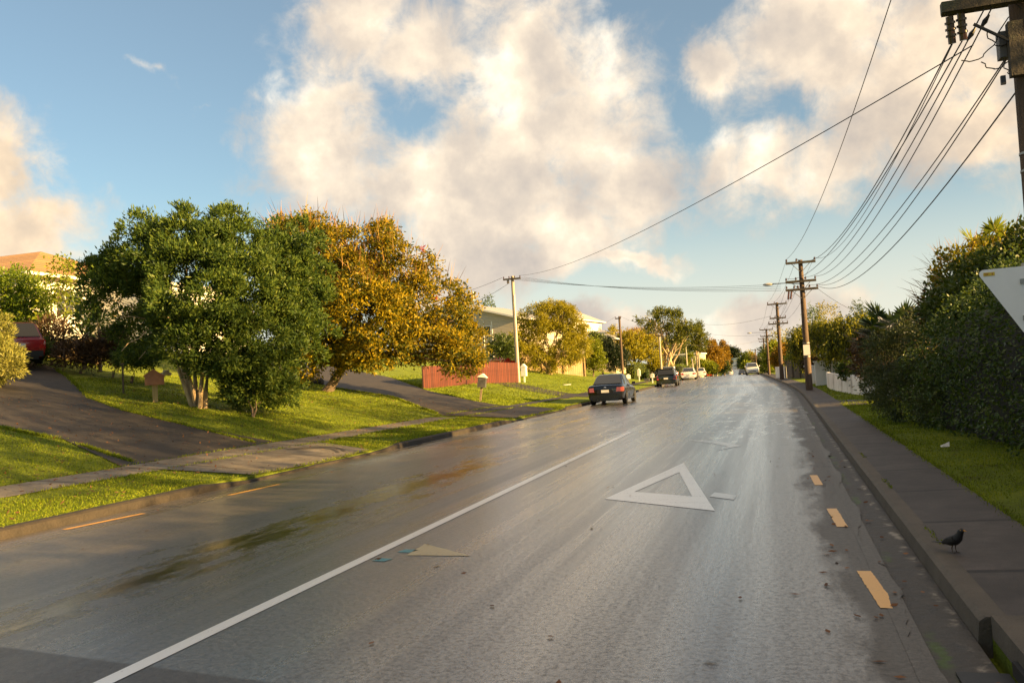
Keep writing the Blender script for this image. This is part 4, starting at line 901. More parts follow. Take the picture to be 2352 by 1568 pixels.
for k, (px, lab) in enumerate(((690, 'dark garden stone leftmost in the row under the trees'), (706, 'dark garden stone second from left under the trees'), (733, 'dark garden stone right of the thin post under the trees'))):
    q = onland(px, 39); mb = MB(); mb.ell((0, 0, .1), (.26, .22, .2), 9, 6); o = mb.build('garden_stone', STONE, None, True, q); tag(o, lab, 'stone', 'garden stones under the trees')
q = onland(720, 39.5); mb = MB(); mb.tube([(0, 0, -.1), (0, 0, 1.3)], .06, 8); tag(mb.build('garden_post', BARK, None, True, q), 'thin dark post among the stones behind the big trees', 'post')
mb = MB(); mb.tube([(0, 0, -.1), (0, 0, 1.35)], .07, 8); tag(mb.build('verge_post', WTRIM, None, True, along(1653, -5.4)), 'short white marker post past the parked grey car', 'post')

# ---- drain inlet at the near right kerb
t = thing('storm_drain', 'concrete storm drain inlet set in the near right kerb', 'drain', (.98, 4.75, 0))
mb = MB(); mb.prism([(.03, -2.2, .03), (.03, .58, .03), (.75, .62, .03), (1.3, .45, .03), (1.3, -2.2, .03)], (0, 0, .125)); mb.build('slab', CONC, t)
mb = MB(); mb.box((-.12, -.35, -.004), (.24, .9, .012)); mb.box((.02, -.35, .045), (.03, .8, .07)); mb.build('inlet', TRIM, t)
mb = MB(); mb.tube([(-.10, -.15, .015), (-.02, -.28, .03), (-.08, -.45, .02)], .014, 6); mb.build('grate_bar', STEEL, t)

# ------------------------------------------------------------------ cars
BLK = carpaint('black', (0.004, 0.004, 0.0042), 0.25); OLIVE = carpaint('olive', (0.016, 0.018, 0.008)); WHT = carpaint('white', (0.68, 0.66, 0.61)); RED = carpaint('red', (0.45, 0.02, 0.02)); GREY = carpaint('silver_grey', (0.22, 0.22, 0.22), metal=0.4); DKB = carpaint('dark_blue', (0.015, 0.02, 0.035)); MAROON = carpaint('maroon', (0.22, 0.012, 0.014))
hd = lambda Y: math.atan(0.0425) if Y > 60 else 0.0
cars = 'cars parked along the street'
S = car('sedan_car', 'black sedan parked at the left kerb nearest the camera', 'car', (-7.93, 42.75, 0), R_(1.0), BLK, 4.66, 1.73, 1.43, 'sedan', cars, PINKL, extras=('dark_mirrors',))
r = -2.33
mb = MB(); mb.tube([(-.42, r+.82, 1.04), (.1, r+.80, 1.06), (.12, r+.85, 1.06)], .014, 6); mb.build('rear_wiper', TRIM, S)
mb = MB(); mb.ell((0, r+.01, .83), (.065, .012, .036), 14, 8); mb.build('badge', CHROME, S, True)
mb = MB(); mb.prism([(-.40, r-.006, .56), (.40, r-.006, .56), (.36, r-.006, .72), (-.36, r-.006, .72)], (0, .05, 0)); mb.build('plate_recess', TRIM, S)
def letters(body, size, m, parent, loc, rot, name='lettering'):
    cu = bpy.data.curves.new('txt', 'FONT'); cu.body = body; cu.size = size; cu.extrude = .002; cu.align_x = 'CENTER'; cu.align_y = 'CENTER'
    ob = bpy.data.objects.new('txt', cu); COL.objects.link(ob); dg = bpy.context.evaluated_depsgraph_get()
    me = bpy.data.meshes.new_from_object(ob.evaluated_get(dg)); bpy.data.objects.remove(ob)
    me.materials.clear(); me.materials.append(m); o = bpy.data.objects.new(name, me); COL.objects.link(o); o.parent = parent; o.location = loc; o.rotation_euler = rot; return o
letters('LEGACY', .075, CHROME, S, (.46, r-.004, .72), (R_(90), 0, 0))
q = pd(1522, 880, 74); O = car('hatchback_car', 'olive green hatchback parked behind the black sedan', 'car', (float(centre(76))-HALF+.98, 76.3, 0), hd(76), OLIVE, 4.2, 1.74, 1.5, 'hatch', cars, REDL, extras=('dark_mirrors',))
mb = MB(); mb.box((0, -2.1+.62, 1.485), (1.1, .22, .03)); mb.build('spoiler', OLIVE, O); mb = MB(); mb.tube([(-.35, -1.9, 1.06), (.05, -1.88, 1.07)], .013, 6); mb.build('rear_wiper', TRIM, O)
for px, lab, pm, kind, L, hh, nm in ((1583, 'white sedan nearest of the two white ones along the left kerb', WHT, 'sedan', 4.7, 1.45, 'sedan_car'), (1609, 'second white sedan tucked between first white sedan and red hatchback', WHT, 'sedan', 4.6, 1.44, 'sedan_car'),
                                 (1626, 'bright red hatchback parked beyond the two white sedans', RED, 'hatch', 4.1, 1.5, 'hatchback_car'), (1640, 'silver grey hatchback last of the cars along the left kerb', GREY, 'hatch', 4.1, 1.46, 'hatchback_car')):
    p = along(px, -HALF+1.12); print(nm, px, p)
    car(nm, lab, 'car', p, hd(p.y), pm, L, 1.74, hh, kind, cars, small=True)
p = along(1728, HALF-1.2, .8); print('mpv', p)
car('people_carrier', 'white people carrier facing the camera at the right kerb', 'car', p, hd(p.y)+math.pi, WHT, 4.5, 1.76, 1.64, 'mpv', cars)
p = Vector((p.x - .55, p.y + 14, 0)); p.z = float(longz(p.y)); car('off_road_car', 'dark off-roader parked right behind the white people carrier', 'car', p, hd(p.y)+math.pi, DKB, 4.7, 1.85, 1.8, 'suv', cars, small=True)
q = pd(1703.5, 846, 225); p = Vector((q.x, q.y, float(longz(q.y)))); print('dk', p)
car('hatchback_car', 'small dark car further down the right kerb past the off-roader', 'car', p, hd(p.y)+math.pi, DKB, 4.3, 1.72, 1.5, 'hatch', cars, small=True)
p = Vector((float(centre(381)) - 1.5, 381, float(longz(381)))); print('van', p); p.z += .0
car('white_van', 'boxy white van driving away in the dip of the road', 'van', p, hd(p.y), WHT, 4.6, 1.8, 1.95, 'van', None, small=True)
q = onland(1522, 97); car('parked_car', 'dark blue car nosed into the drive beyond the olive hatchback', 'car', q, R_(35), DKB, 4.2, 1.72, 1.45, 'hatch', cars, small=True)
q = onland(1160, 84); car('parked_car', 'red car on a drive peeping past the end of the red fence', 'car', q, R_(40), RED, 4.2, 1.72, 1.45, 'hatch', cars, small=True)
p, d = pg(20, 848); print('wagon', p, d)
q = p + Vector((-1.45, 1.35, 0)); q.z = gz(q.x, q.y) + .03
Wg = car('estate_car', 'maroon estate car at the top of the left driveway', 'car', q, R_(56), MAROON, 4.4, 1.72, 1.5, 'wagon', None); Wg.rotation_euler = (R_(5), 0, R_(56))

# ------------------------------------------------------------------ poles
# near pole, mostly outside the frame on the right
t, _ = pole('power_pole', 'stout dark power pole at the right edge with double crossarm', (2.93, 11.2, gz(2.93, 11.2)), 7.2, .155, .12, [], POLEW, 'power poles on the right'); t['category'] = 'power pole'
for k, (y, z, x0) in enumerate(((-.26, 5.36, -.80), (.20, 5.50, -.80))):
    mb = MB(); mb.box((.27 if k == 0 else .36, y, z), (2.3, .11, .12)); a = mb.build('crossarm', ARMW, t)
    for xx in (-.62 + .1*k, -.22): insulator(t, a, (xx, y, z+.06), .20)
mb = MB(); mb.box((0, -.22, 6.7), (1.9, .10, .12)); a = mb.build('crossarm', ARMW, t)
for xx in (-.88, -.4, .88): insulator(t, a, (xx, -.22, 6.76), .18)
for x, z in ((-.78, 5.29), (-.66, 5.31)):
    mb = MB(); mb.tube([(x, -.16, z), (x+.02, -.10, z-.30)], .042, 9)
    for j in range(3): mb.tube([(x+.004*j, -.155+.014*j, z-.06-.07*j), (x+.004*j+.002, -.15+.014*j, z-.085-.07*j)], .058, 10)
    mb.build('strain_insulator', INS, t, True)
mb = MB(); mb.box((-.20, -.02, 4.90), (.15, .15, .30)); mb.build('fuse_box', BOX, t); mb = MB(); mb.box((-.13, -.16, 4.80), (.15, .12, .62)); mb.build('cover_board', ARMW, t)
mb = MB(); mb.tube([(-.55, -.22, 5.14), (-.15, -.20, 4.86)], .018, 6); mb.build('brace', TRIM, t)
mb = MB()
random.seed(3)
for a, b, s in (((-.70, -.2, 4.75), (-.18, -.1, 5.2), .35), ((-.45, -.2, 5.1), (-.2, -.1, 4.9), .22), ((-.30, -.24, 5.3), (-.06, -.16, 5.25), -.3), ((-.5, -.2, 4.7), (-.2, -.1, 4.7), .18), ((-.28, -.18, 4.7), (-.15, -.1, 4.55), .15)):
    A_, B_ = Vector(a), Vector(b); mb.tube([A_.lerp(B_, i/12) + Vector((0, 0, -4*s*.5*(i/12)*(1-i/12))) + Vector((.02*math.sin(i*1.7), 0, 0)) for i in range(13)], .007, 5)
mb.build('jumper_loops', WIRE, t)
mb = MB(); mb.box((-.28, -.15, 4.47), (.05, .04, .10)); mb.build('line_tag', TRIM, t)
for z in (3.62, 3.42):
    mb = MB(); mb.tube([(0, 0, z), (0, 0, z+.025)], .145, 16); mb.build('band', STEEL, t)

pr = 'power poles on the right'
P2, p2 = pole('power_pole', 'tall brown pole with street lamp and notice plate by the footpath', (1.30, 43.9, gz(1.3, 43.9)), 6.25, .17, .10, [(6.12, .68, 3, 0), (5.22, .70, 4, -.05), (4.83, .74, 5, -.02)], POLEW, pr, (5.10, -1.55))
mb = MB(); mb.box((.0, -.17, 1.93), (.30, .03, .50)); mb.build('notice_plate', WTRIM, P2)
for z in (1.6, 2.25): 
    mb = MB(); mb.tube([(0, 0, z), (0, 0, z+.03)], .168, 16); mb.build('band', STEEL, P2)
mb = MB()
for x in (-.62, -.50): mb.tube([(x, -.15, 4.78), (x-.06, -.3, 4.40)], .045, 8)
mb.build('strain_insulator', INS, P2, True)
x3 = pd(1787, 695, 70); P3_, p3 = pole('power_pole', 'dark pole standing in front of the old grey paling fence', (.15, 72.6, gz(.15, 72.6)), 6.15, .17, .11, [(6.02, .75, 3, 0), (4.9, .62, 4, 0), (4.45, .75, 5, 0)], POLEW, pr)
x4 = pd(1763, 800, 100); P4_, p4 = pole('power_pole', 'brown pole with lamp arm beyond the short white wall', (x4.x, x4.y, gz(x4.x, x4.y)), pd(1761, 755, 100).z - gz(x4.x, x4.y), .15, .10, [(pd(1761, 757, 100).z - gz(x4.x, x4.y), .75, 3, 0), (pd(1761, 772, 100).z - gz(x4.x, x4.y), .7, 4, 0)], POLEW, pr, (pd(1761, 764, 100).z - gz(x4.x, x4.y), -1.9))
x5 = pd(1755, 800, 135); P5_, p5 = pole('power_pole', 'small pole just behind the brown pole with lamp arm', (x5.x, x5.y, gz(x5.x, x5.y)), pd(1755, 776, 135).z - gz(x5.x, x5.y), .14, .10, [(pd(1755, 778, 135).z - gz(x5.x, x5.y), .8, 3, 0), (pd(1755, 784, 135).z - gz(x5.x, x5.y), .7, 4, 0)], POLEW, pr)
x6 = pd(1736, 820, 190); P6_, p6 = pole('power_pole', 'farthest brown pole right behind the white people carrier', (x6.x, x6.y, gz(x6.x, x6.y)), pd(1736, 801, 190).z - gz(x6.x, x6.y), .14, .10, [(pd(1736, 803, 190).z - gz(x6.x, x6.y), 1.0, 3, 0)], POLEW, pr)
pl = 'poles on the bank'
b = onland(1190, 59.5); L1, l1 = pole('power_pole', 'pale grey pole standing at the right end of the red fence', b, pd(1177, 633, 59.5).z - b.z, .145, .11, [(pd(1177, 640, 59.5).z - b.z, .62, 4, 0)], POLEC, pl, brace=False)
mb = MB(); mb.tube([(.09, -.09, .1), (.08, -.09, 6.0)], .03, 8); mb.build('conduit', STEEL, L1, True)
mb = MB(); mb.box((-.3, -.1, (pd(1177, 646, 59.5).z - b.z)), (.14, .12, .22)); mb.build('fuse_box', BOX, L1)
b = onland(1430, 85); L2, l2 = pole('power_pole', 'thin dark brown pole rising out of the dark conifers', b, pd(1422, 726, 85).z - b.z, .13, .10, [(pd(1422, 731, 85).z - b.z, .28, 2, -.1)], POLEW, pl, brace=False)
b = onland(1519, 92); L3, l3 = pole('power_pole', 'bright pale pole rising above the olive hatchback', b, pd(1517, 767, 92).z - b.z, .13, .10, [(pd(1517, 771, 92).z - b.z, .35, 3, 0)], POLEC, pl, brace=False)
b = onland(1578, 128); L4, l4 = pole('power_pole', 'slim pole in front of the flat-topped cream house', b, pd(1575, 791, 128).z - b.z, .13, .10, [(pd(1575, 794, 128).z - b.z, .4, 2, 0)], POLEC, pl, brace=False)
for px, top, d, lab in ((1591, 823, 140, 'thin plain pole between the palm and the second white sedan'), (1606, 795, 150, 'plain pole left of the orange tree'), (1646, 805, 185, 'thin pole rising out of the orange tree above grey car'), (1663, 822, 240, 'tiny far pole at the right edge of the orange tree')):
    b = onland(px, d); pole('plain_pole', lab, b, max(1.5, pd(px, top, d).z - b.z), .13, .10, [], POLEC, pl)

# ------------------------------------------------------------------ wires
TOP = lambda P, i, j: P[i][j]
NPt = Vector((2.93, 11.2, gz(2.93, 11.2)))
wire('single wire from above the frame to the left tip of the brown lamp pole', (NPt.x-.88, 10.98, 7.1), p2[0][0], .75)
wire('wire from the crossarm tip over the road to top centre of the brown lamp pole', NPt + Vector((-.76, -.09, 5.0)), p2[0][1], .95, .011)
wire('thin wire hung close beside the crossarm tip wire', NPt + Vector((-.74, -.06, 5.02)), p2[0][2], .8, .008)
wire('wire from mid crossarm down to middle arm of the brown lamp pole', NPt + Vector((-.64, -.06, 5.03)), p2[1][0], .85, .011)
wire('left of two wires with black splice blobs near the fuse box', NPt + Vector((-.40, -.20, 5.34)), p2[1][2], .8, .011)
wire('right of two wires with black splice blobs near the fuse box', NPt + Vector((-.33, -.20, 5.33)), p2[1][3], .8, .011)
wire('upper of the close pair leaving the near pole below its box', pd(2321, 118, 10.1), p2[2][3], .75, .011)
wire('lower of the close pair leaving the near pole below its box', pd(2320, 124, 10.1), p2[2][4], .85, .011)
wire('lowest thick wire leaving the near pole above its steel bands', pd(2332, 214, 10.1), p2[2][4] + Vector((.05, 0, -.1)), .85, .013)
for q in ((NPt + Vector((-.40, -.20, 5.34))).lerp(p2[1][2], .022) + Vector((0, 0, -.07)), (NPt + Vector((-.33, -.20, 5.33))).lerp(p2[1][3], .012) + Vector((0, 0, -.04))):
    mb = MB(); mb.tube([(-.05, 0, -.07), (0, 0, 0), (.05, 0, .07)], [.012, .032, .012], 8); tag(mb.build('wire_splice', TRIM, None, True, q), 'black splice sleeve clamped on a wire beside the near pole', 'clamp', 'wire splices')
wire('long thin line crossing the whole sky from near pole to pale grey pole', pd(2235, 104, 10.2), l1[0][3], .6, .010)
for j in range(4):
    wire('one of four lines strung across the street to the pale grey pole', l1[0][j] + Vector((.3, 0, -.15)), p2[2][0] + Vector((-.25, -.1, .12 - .10*j)), .35, .010, 'street crossing lines')
wire('upper line from the pale grey pole behind the coral tree', l1[0][0] + Vector((-.1, 0, -.05)), pd(960, 690, 66), .3, .014)
wire('lower line from the pale grey pole sagging to the coral tree', l1[0][1] + Vector((-.1, 0, -.5)), pd(1010, 715, 62), .35, .014)
wire('service line from the brown lamp pole to the palm tree garden', p2[2][4] + Vector((0, 0, -.2)), pd(2030, 735, 40), .25)
for j in range(3): wire('one of three top lines between the two brown poles', p2[0][j], p3[0][j], .35, .009, 'lines from second to third pole')
for j in range(4): wire('one of four low lines between the two brown poles', p2[2][j], p3[2][j], .4, .009, 'lines from second to third pole')
for j in range(3): wire('one of the top lines between dark pole and lamp arm pole', p3[0][j], p4[0][j], .4, .010, 'lines from third to fourth pole')
for j in range(2): wire('one of two low lines between dark pole and lamp arm pole', p3[2][j*3], p4[1][j*2], .4, .010, 'lines from third to fourth pole')
wire('far line across the street from dark pole toward the tall gum', p3[1][0], pd(1600, 742, 100), .4, .012)
wire('far line across the street above the orange tree', p4[1][0], pd(1560, 752, 118), .5, .012)
wire('far line across the street to the slim pole by the cream house', p5[1][0], l4[0][1], .5, .013)
wire('line from thin brown pole left to the feathery golden tree', l2[0][0], pd(1325, 757, 80), .3, .011)
wire('line from thin brown pole right to the tall gum', l2[0][1], pd(1490, 740, 90), .25, .011)

# ---- back of the give-way sign
ALU = mat('sign_back_aluminium', (0.80, 0.78, 0.77), 0.5, 0.06, 3)
t = thing('road_sign', 'back of a triangular give-way sign on its post at the right edge', 'road sign', (2.50, 10.15, gz(2.5, 10.15)), R_(-14))
z0 = t.location.z
def rtri(w, ztop, zbot, y, th, rad=.045):
    pts = []
    for cx, cz, a0, a1 in ((-w+rad*1.5, ztop-rad, 90, 210), (0, zbot+rad*1.6, 210, 330), (w-rad*1.5, ztop-rad, -30, 90)):
        for k in range(7):
            a = R_(a0 + (a1-a0)*k/6); pts.append((cx + rad*math.cos(a), y, cz + rad*math.sin(a)))
    m = MB(); m.prism(pts, (0, th, 0)); return m
rtri(.45, 2.435-z0, 1.66-z0, 0, .012).build('plate', ALU, t)
mb = MB(); mb.tube([(.0, .055, -.3), (0, .055, 2.47-z0)], .038, 14); mb.build('post', STEEL, t, True); 
mb = MB(); mb.box((0, -.006, 2.28-z0), (.12, .02, .05)); mb.box((0, -.006, 1.9-z0), (.12, .02, .05)); mb.build('bracket', STEEL, t)
STK = mat('yellow_sticker', (0.62, 0.42, 0.03), 0.5, 0.1, 5); mb = MB(); mb.box((-.335, -.003, 2.385-z0), (.105, .004, .036)); mb.build('sticker', STK, t)
mb = MB(); mb.box((-.36, -.0055, 2.390-z0), (.04, .002, .006)); mb.box((-.36, -.0055, 2.378-z0), (.03, .002, .004)); mb.box((-.305, -.0055, 2.385-z0), (.008, .002, .018)); mb.build('sticker_print', mat('red_print', (.3, .04, .02)), t)
# ------------------------------------------------------------------ trees and plants on the left bank
def base(px, py): return pg(px, py)[0]
def pt(px, d): return onland(px, d)
# big green multi-stem tree
rA = base(455, 936); dA = (rA - Vector((0, 0, EYE))).dot(RC @ Vector((0, 0, -1))); print('treeA', rA, dA)
spA = [(300, 680, 95, 105, dA+.5), (255, 640, 55, 60, dA+1), (340, 570, 85, 75, dA+.6), (440, 545, 110, 72, dA), (540, 560, 85, 70, dA+.3), (450, 640, 140, 130, dA-.8), (570, 650, 105, 115, dA-.2), (640, 600, 60, 80, dA+.8), (610, 740, 95, 100, dA), (420, 745, 75, 65, dA-1.1), (530, 780, 85, 62, dA-.6), (370, 785, 45, 32, dA-1.0), (610, 820, 70, 55, dA+.2), (475, 800, 40, 32, dA-.8), (345, 500, 45, 30, dA), (520, 490, 40, 28, dA+.3), (215, 600, 28, 40, dA+1), (660, 530, 60, 50, dA+1.2), (665, 690, 50, 70, dA+1), (690, 590, 55, 75, dA+1.6), (700, 740, 55, 80, dA+1.8), (680, 650, 60, 70, dA+1.2), (290, 760, 55, 40, dA+.8)]
spA = [(a, b+22, c*.93, e*.91, f) for a, b, c, e, f in spA if (a, b) not in ((290, 760), (370, 785))]
tree('broadleaf_tree', 'big dark green tree with pale multi-stem trunk beside the letterbox', 'tree', rA, spA, LM['deep'], 9600, 14, .145, .048, .16, trunk_r=0, outward=.75, up=.35, jit=.55, shell=.16, inner=.10, lump=.22, lobe=.34, per_lobe=15)
tA = bpy.data.objects['broadleaf_tree']; mb = MB(); random.seed(5)
for bx_, (px, py, dd), ex in ((-.16, (408, 842, -.2), (330, 690, .2)), (-.07, (428, 846, -.5), (300, 600, .3)), (.02, (446, 842, -.1), (450, 620, -.4)), (.12, (466, 846, -.3), (560, 640, 0)), (.0, (420, 850, .5), (430, 560, .5)), (.2, (478, 850, .3), (600, 720, 0))):
    a_ = Vector((bx_, random.uniform(-.1, .1), -.15)); b_ = pd(px, py, dA+dd) - rA; e_ = pd(ex[0], ex[1], dA+ex[2]) - rA
    pts = [a_, a_.lerp(b_, .5) + Vector((random.gauss(0, .03), 0, 0)), b_, b_.lerp(e_, .4) + Vector((random.gauss(0, .12), random.gauss(0, .12), .1)), e_]
    mb.tube(pts, [.085, .065, .055, .04, .015], 9)
    for q in range(5):
        u = Vector((random.gauss(0, 1), random.gauss(0, 1), random.gauss(.2, .6))).normalized(); limb(mb, pts[3], pts[3] + u*random.uniform(.9, 1.7), .028, .008, .04, 5, .08, 5)
mb.build('trunk', PALEBARK, tA, True)
# dark shrub under it
bush('shrub', 'dark green shrub filling the space under the big trees', 'shrub', pt(575, 25.5), [(585, 885, 72, 52, 26.5), (645, 895, 52, 40, 27), (545, 880, 40, 50, 27)], LM['deep'], 900, 11, .13, .045, .14, up=.3)
# coral tree with gold-lit top and red twigs
rB = base(748, 898); dB = (rB - Vector((0, 0, EYE))).dot(RC @ Vector((0, 0, -1))); print('treeB', rB, dB)
spB = [(700, 560, 95, 85, dB+1), (680, 520, 60, 45, dB+1), (820, 545, 100, 60, dB+.5), (880, 590, 70, 60, dB), (790, 640, 110, 80, dB-.5), (930, 640, 80, 80, dB), (970, 720, 80, 90, dB), (850, 740, 120, 80, dB-1.3), (740, 760, 100, 90, dB-.8), (1040, 740, 55, 75, dB+.3), (1075, 810, 52, 55, dB+.3), (960, 815, 100, 48, dB-1), (1040, 840, 70, 35, dB-.6), (850, 815, 80, 40, dB-1.2), (690, 700, 60, 90, dB), (720, 840, 60, 45, dB-.6)]
spB = [(a, b + (18 if b < 700 else -4 if b < 790 else -10), c*.93, e*(.91 if b < 790 else .62), f) for a, b, c, e, f in spB]
tB = tree('coral_tree', 'wide coral tree with golden crown top and bare red twigs', 'tree', rB, spB, LM['coral'], 7600, 13, .17, .068, .24, trunk_r=.20, bark=BARK, stems=1, fork=.28, outward=.55, up=-.05, jit=.65, shell=.16, inner=.10, lump=.18, lobe=.48, per_lobe=15, twigs=1100)
for P in ([(pd(968, 572, dB+.3) - rB)], [(pd(1000, 685, dB-.2) - rB)]):
    P = np.array(P).repeat(26, 0); leaf_obj('red_flower_cluster', P + rng.normal(size=P.shape)*.05, rng.normal(size=P.shape)+[0, 0, .4], .16, .05, LM['red'], tB)

# around the white house
bush('pale_shrub', 'pale yellow-green shrub at the left edge in front of maroon car', 'shrub', pt(-40, 26), [(-30, 800, 60, 90, 26), (5, 830, 42, 55, 25.5), (10, 760, 24, 36, 26), (25, 835, 28, 28, 25)], LM['pale'], 800, 14, .13, .03, .11, outward=.9, jit=.45, up=.2)
tree('citrus_tree', 'rounded tree lit bright yellow in front of the white house', 'tree', pt(25, 36), [(20, 680, 85, 70, 36), (-30, 700, 80, 80, 36), (70, 700, 45, 55, 35.5), (40, 750, 70, 45, 35.5)], LM['lime'], 1500, 11, .15, .075, .18, trunk_r=.09)
tree('sapling', 'thin sparse sapling in front of the white house wall', 'tree', pt(150, 34), [(150, 640, 40, 55, 34), (125, 690, 45, 50, 34), (165, 700, 32, 60, 34), (140, 620, 30, 40, 34)], LM['yellow'], 230, 6, .16, .08, .2, trunk_r=.04, inner=.3)
def cordyline(label, px, py, d, n, L, h):
    q = pd(px, py, d); b = Vector((q.x, q.y, gz(q.x, q.y))); t = thing('cabbage_palm', label, 'palm', b, 0, 'cabbage palms by the house')
    hh = q.z - b.z; mb = MB(); mb.tube([(0, 0, -.1), (.03, 0, hh*.5), (0, 0, hh)], [.075, .06, .05], 8); mb.build('trunk', BARK, t, True)
    u = unit(rng.normal(size=(n, 3)) + [0, 0, .45]); leaf_obj('crown', np.zeros((n, 3)) + [0, 0, hh], u, L*rng.uniform(.7, 1.1, n), .055, LM['palm'], t)
cordyline('spiky cabbage palm, shorter of two, by the white porch', 190, 772, 33, 70, .75, 0)
cordyline('spiky cabbage palm, taller of two, by the white porch', 226, 742, 33, 75, .85, 0)
for nm, lab, px, d, specs, lm, cl in (
    ('fern', 'spiky green fern right of the maroon estate car', 85, 31.5, [(82, 805, 34, 24, 31.5)], 'mid', 150),
    ('garden_shrub', 'brown garden shrub behind the spiky green fern', 125, 33, [(120, 775, 45, 45, 33), (100, 790, 40, 30, 33)], 'rust', 420),
    ('garden_shrub', 'rusty wispy shrub below the two cabbage palms', 185, 31.5, [(175, 815, 48, 26, 31.5), (215, 808, 38, 30, 31.5)], 'rust', 420),
    ('garden_shrub', 'reddish green shrub in front of the porch window', 262, 31.5, [(262, 795, 34, 40, 31.5)], 'rust', 300),
    ('garden_shrub', 'dark low shrub behind the thin garden stake', 300, 30.5, [(300, 822, 40, 26, 30.5), (335, 812, 30, 36, 30.5)], 'deep', 380)):
    bush(nm, lab, 'fern' if nm == 'fern' else 'shrub', pt(px, d), specs, LM[lm], cl, 9, .2 if lm != 'mid' else .3, .04, .18, group='garden shrubs by the house' if nm != 'fern' else None, up=.6, trunk_r=.02)

# ---- beyond the red fence
tree('garden_tree', 'small round-headed tree just left of the pale grey pole', 'tree', pt(1150, 62.5), [(1153, 790, 32, 24, 62.5), (1140, 803, 22, 18, 62), (1168, 802, 20, 20, 62)], LM['mid'], 420, 10, .17, .075, .2, trunk_r=.07)
rW = base(1259, 855); dW = min(86, max(70, (rW - Vector((0, 0, EYE))).dot(RC @ Vector((0, 0, -1))))); print('wattle', rW, dW); rW = pt(1259, 80); dW = 80
tree('feathery_tree', 'feathery golden tree with open branching in front of the pale fence', 'tree', rW, [(1240, 735, 36, 26, dW), (1285, 730, 34, 30, dW), (1255, 712, 16, 14, dW), (1290, 712, 16, 14, dW), (1220, 770, 34, 34, dW), (1318, 762, 28, 34, dW), (1330, 795, 16, 22, dW), (1300, 805, 40, 30, dW-.4), (1215, 815, 28, 26, dW-.4), (1255, 835, 30, 22, dW-.6), (1205, 790, 18, 34, dW)], LM['gold'], 3600, 13, .26, .06, .26, trunk_r=.12, bark=PALEBARK, stems=3, fork=.14, up=-.15, outward=.5, inner=.05, lump=.3, lobe=.6, per_lobe=16)
tree('bushy_tree', 'bright yellow-green bushy tree right of the pale paling fence', 'tree', pt(1362, 88), [(1362, 806, 19, 30, 88), (1375, 828, 18, 22, 88), (1352, 832, 12, 18, 88)], LM['yellow'], 520, 11, .22, .10, .25, trunk_r=.08)
tree('bushy_tree', 'darker green bushy tree behind the bright bushy tree', 'tree', pt(1385, 98), [(1380, 790, 20, 22, 98), (1365, 775, 16, 14, 99), (1395, 805, 16, 22, 98)], LM['mid'], 420, 10, .24, .11, .28, trunk_r=.1)
tree('conifer_shrub', 'dark conifer clump at the foot of the thin brown pole', 'shrub', pt(1415, 90), [(1405, 818, 18, 34, 90), (1425, 822, 20, 30, 90), (1400, 795, 13, 22, 90.5)], LM['conifer'], 700, 12, .22, .07, .22, trunk_r=.06, up=.4)
tree('golden_tree', 'broad golden-leaved tree spreading right of the thin brown pole', 'tree', pt(1460, 112), [(1420, 785, 26, 22, 112), (1455, 782, 32, 20, 112), (1485, 800, 24, 22, 112), (1450, 806, 36, 18, 111), (1500, 812, 12, 20, 111)], LM['gold'], 1100, 11, .28, .14, .32, trunk_r=.18, lobe=.7, twigs=160)
tree('rust_tree', 'rusty bare-topped tree poking above the golden-leaved tree', 'tree', pt(1455, 128), [(1462, 766, 26, 10, 128), (1425, 772, 16, 8, 128), (1490, 776, 16, 8, 128)], LM['orange'], 260, 9, .26, .10, .35, trunk_r=.12, twigs=200)
def clipped(name, label, a, b, dep, h, lm, n, leaf=.13, grp='clipped hedges on the bank'):
    a = Vector(a); b = Vector(b); t = thing(name, label, 'hedge', a, 0, grp); L = (b-a).length; ax = (b-a)/L; ny = Vector((-ax.y, ax.x, 0)).normalized()
    u = rng.random((n, 3)); f = rng.integers(0, 5, n); X = u[:, 0]*L; Y = (u[:, 1]-.5)*dep; Z = u[:, 2]*h; nn = np.zeros((n, 3)); axx = np.array(ax); nyy = np.array(ny)
    for k in range(n):
        if f[k] in (0, 1): Y[k] = -dep/2; nn[k] = -nyy
        elif f[k] == 2: Z[k] = h; nn[k] = (0, 0, 1)
        elif f[k] == 3: X[k] = 0; nn[k] = -axx
        else: X[k] = L; nn[k] = axx
    P = X[:, None]*axx + Y[:, None]*nyy + Z[:, None]*np.array([0, 0, 1]) + rng.normal(size=(n, 3))*.04
    leaf_obj('foliage', P, nn*.6 + rng.normal(size=(n, 3))*.6, leaf*rng.uniform(.6, 1.2, n), leaf*.5, lm, t)
    mb = MB(); c = ax*L*.5; mb.box((c.x, c.y, c.z+h*.47), (L-.16, dep-.16, h*.94), math.atan2(ax.y, ax.x)); mb.build('branches', LM['conifer'], t); return t
clipped('hedge', 'square clipped golden-lit hedge right of the dark conifers', pt(1446, 96), pt(1474, 98), 1.2, 1.75, LM['yellow'], 1600)
clipped('hedge', 'narrow clipped green hedge end beside the dark slatted fence', pt(1476, 102), pt(1484, 103), 1.0, 1.65, LM['mid'], 700)
bush('golden_shrub', 'low golden shrub at the foot of the bright pale pole', 'shrub', pt(1504, 98), [(1502, 838, 15, 14, 98), (1512, 833, 10, 12, 98)], LM['gold'], 260, 10, .2, .1, .22, group='garden shrubs along the bank')
clipped('hedge', 'square green hedge left of the first white sedan', pt(1551, 112), pt(1568, 113), 2.2, 1.75, LM['lime'], 1500)
clipped('hedge', 'yellow-lit hedge right behind the square green hedge', pt(1569, 116), pt(1578, 120), 1.4, 1.45, LM['yellow'], 700)
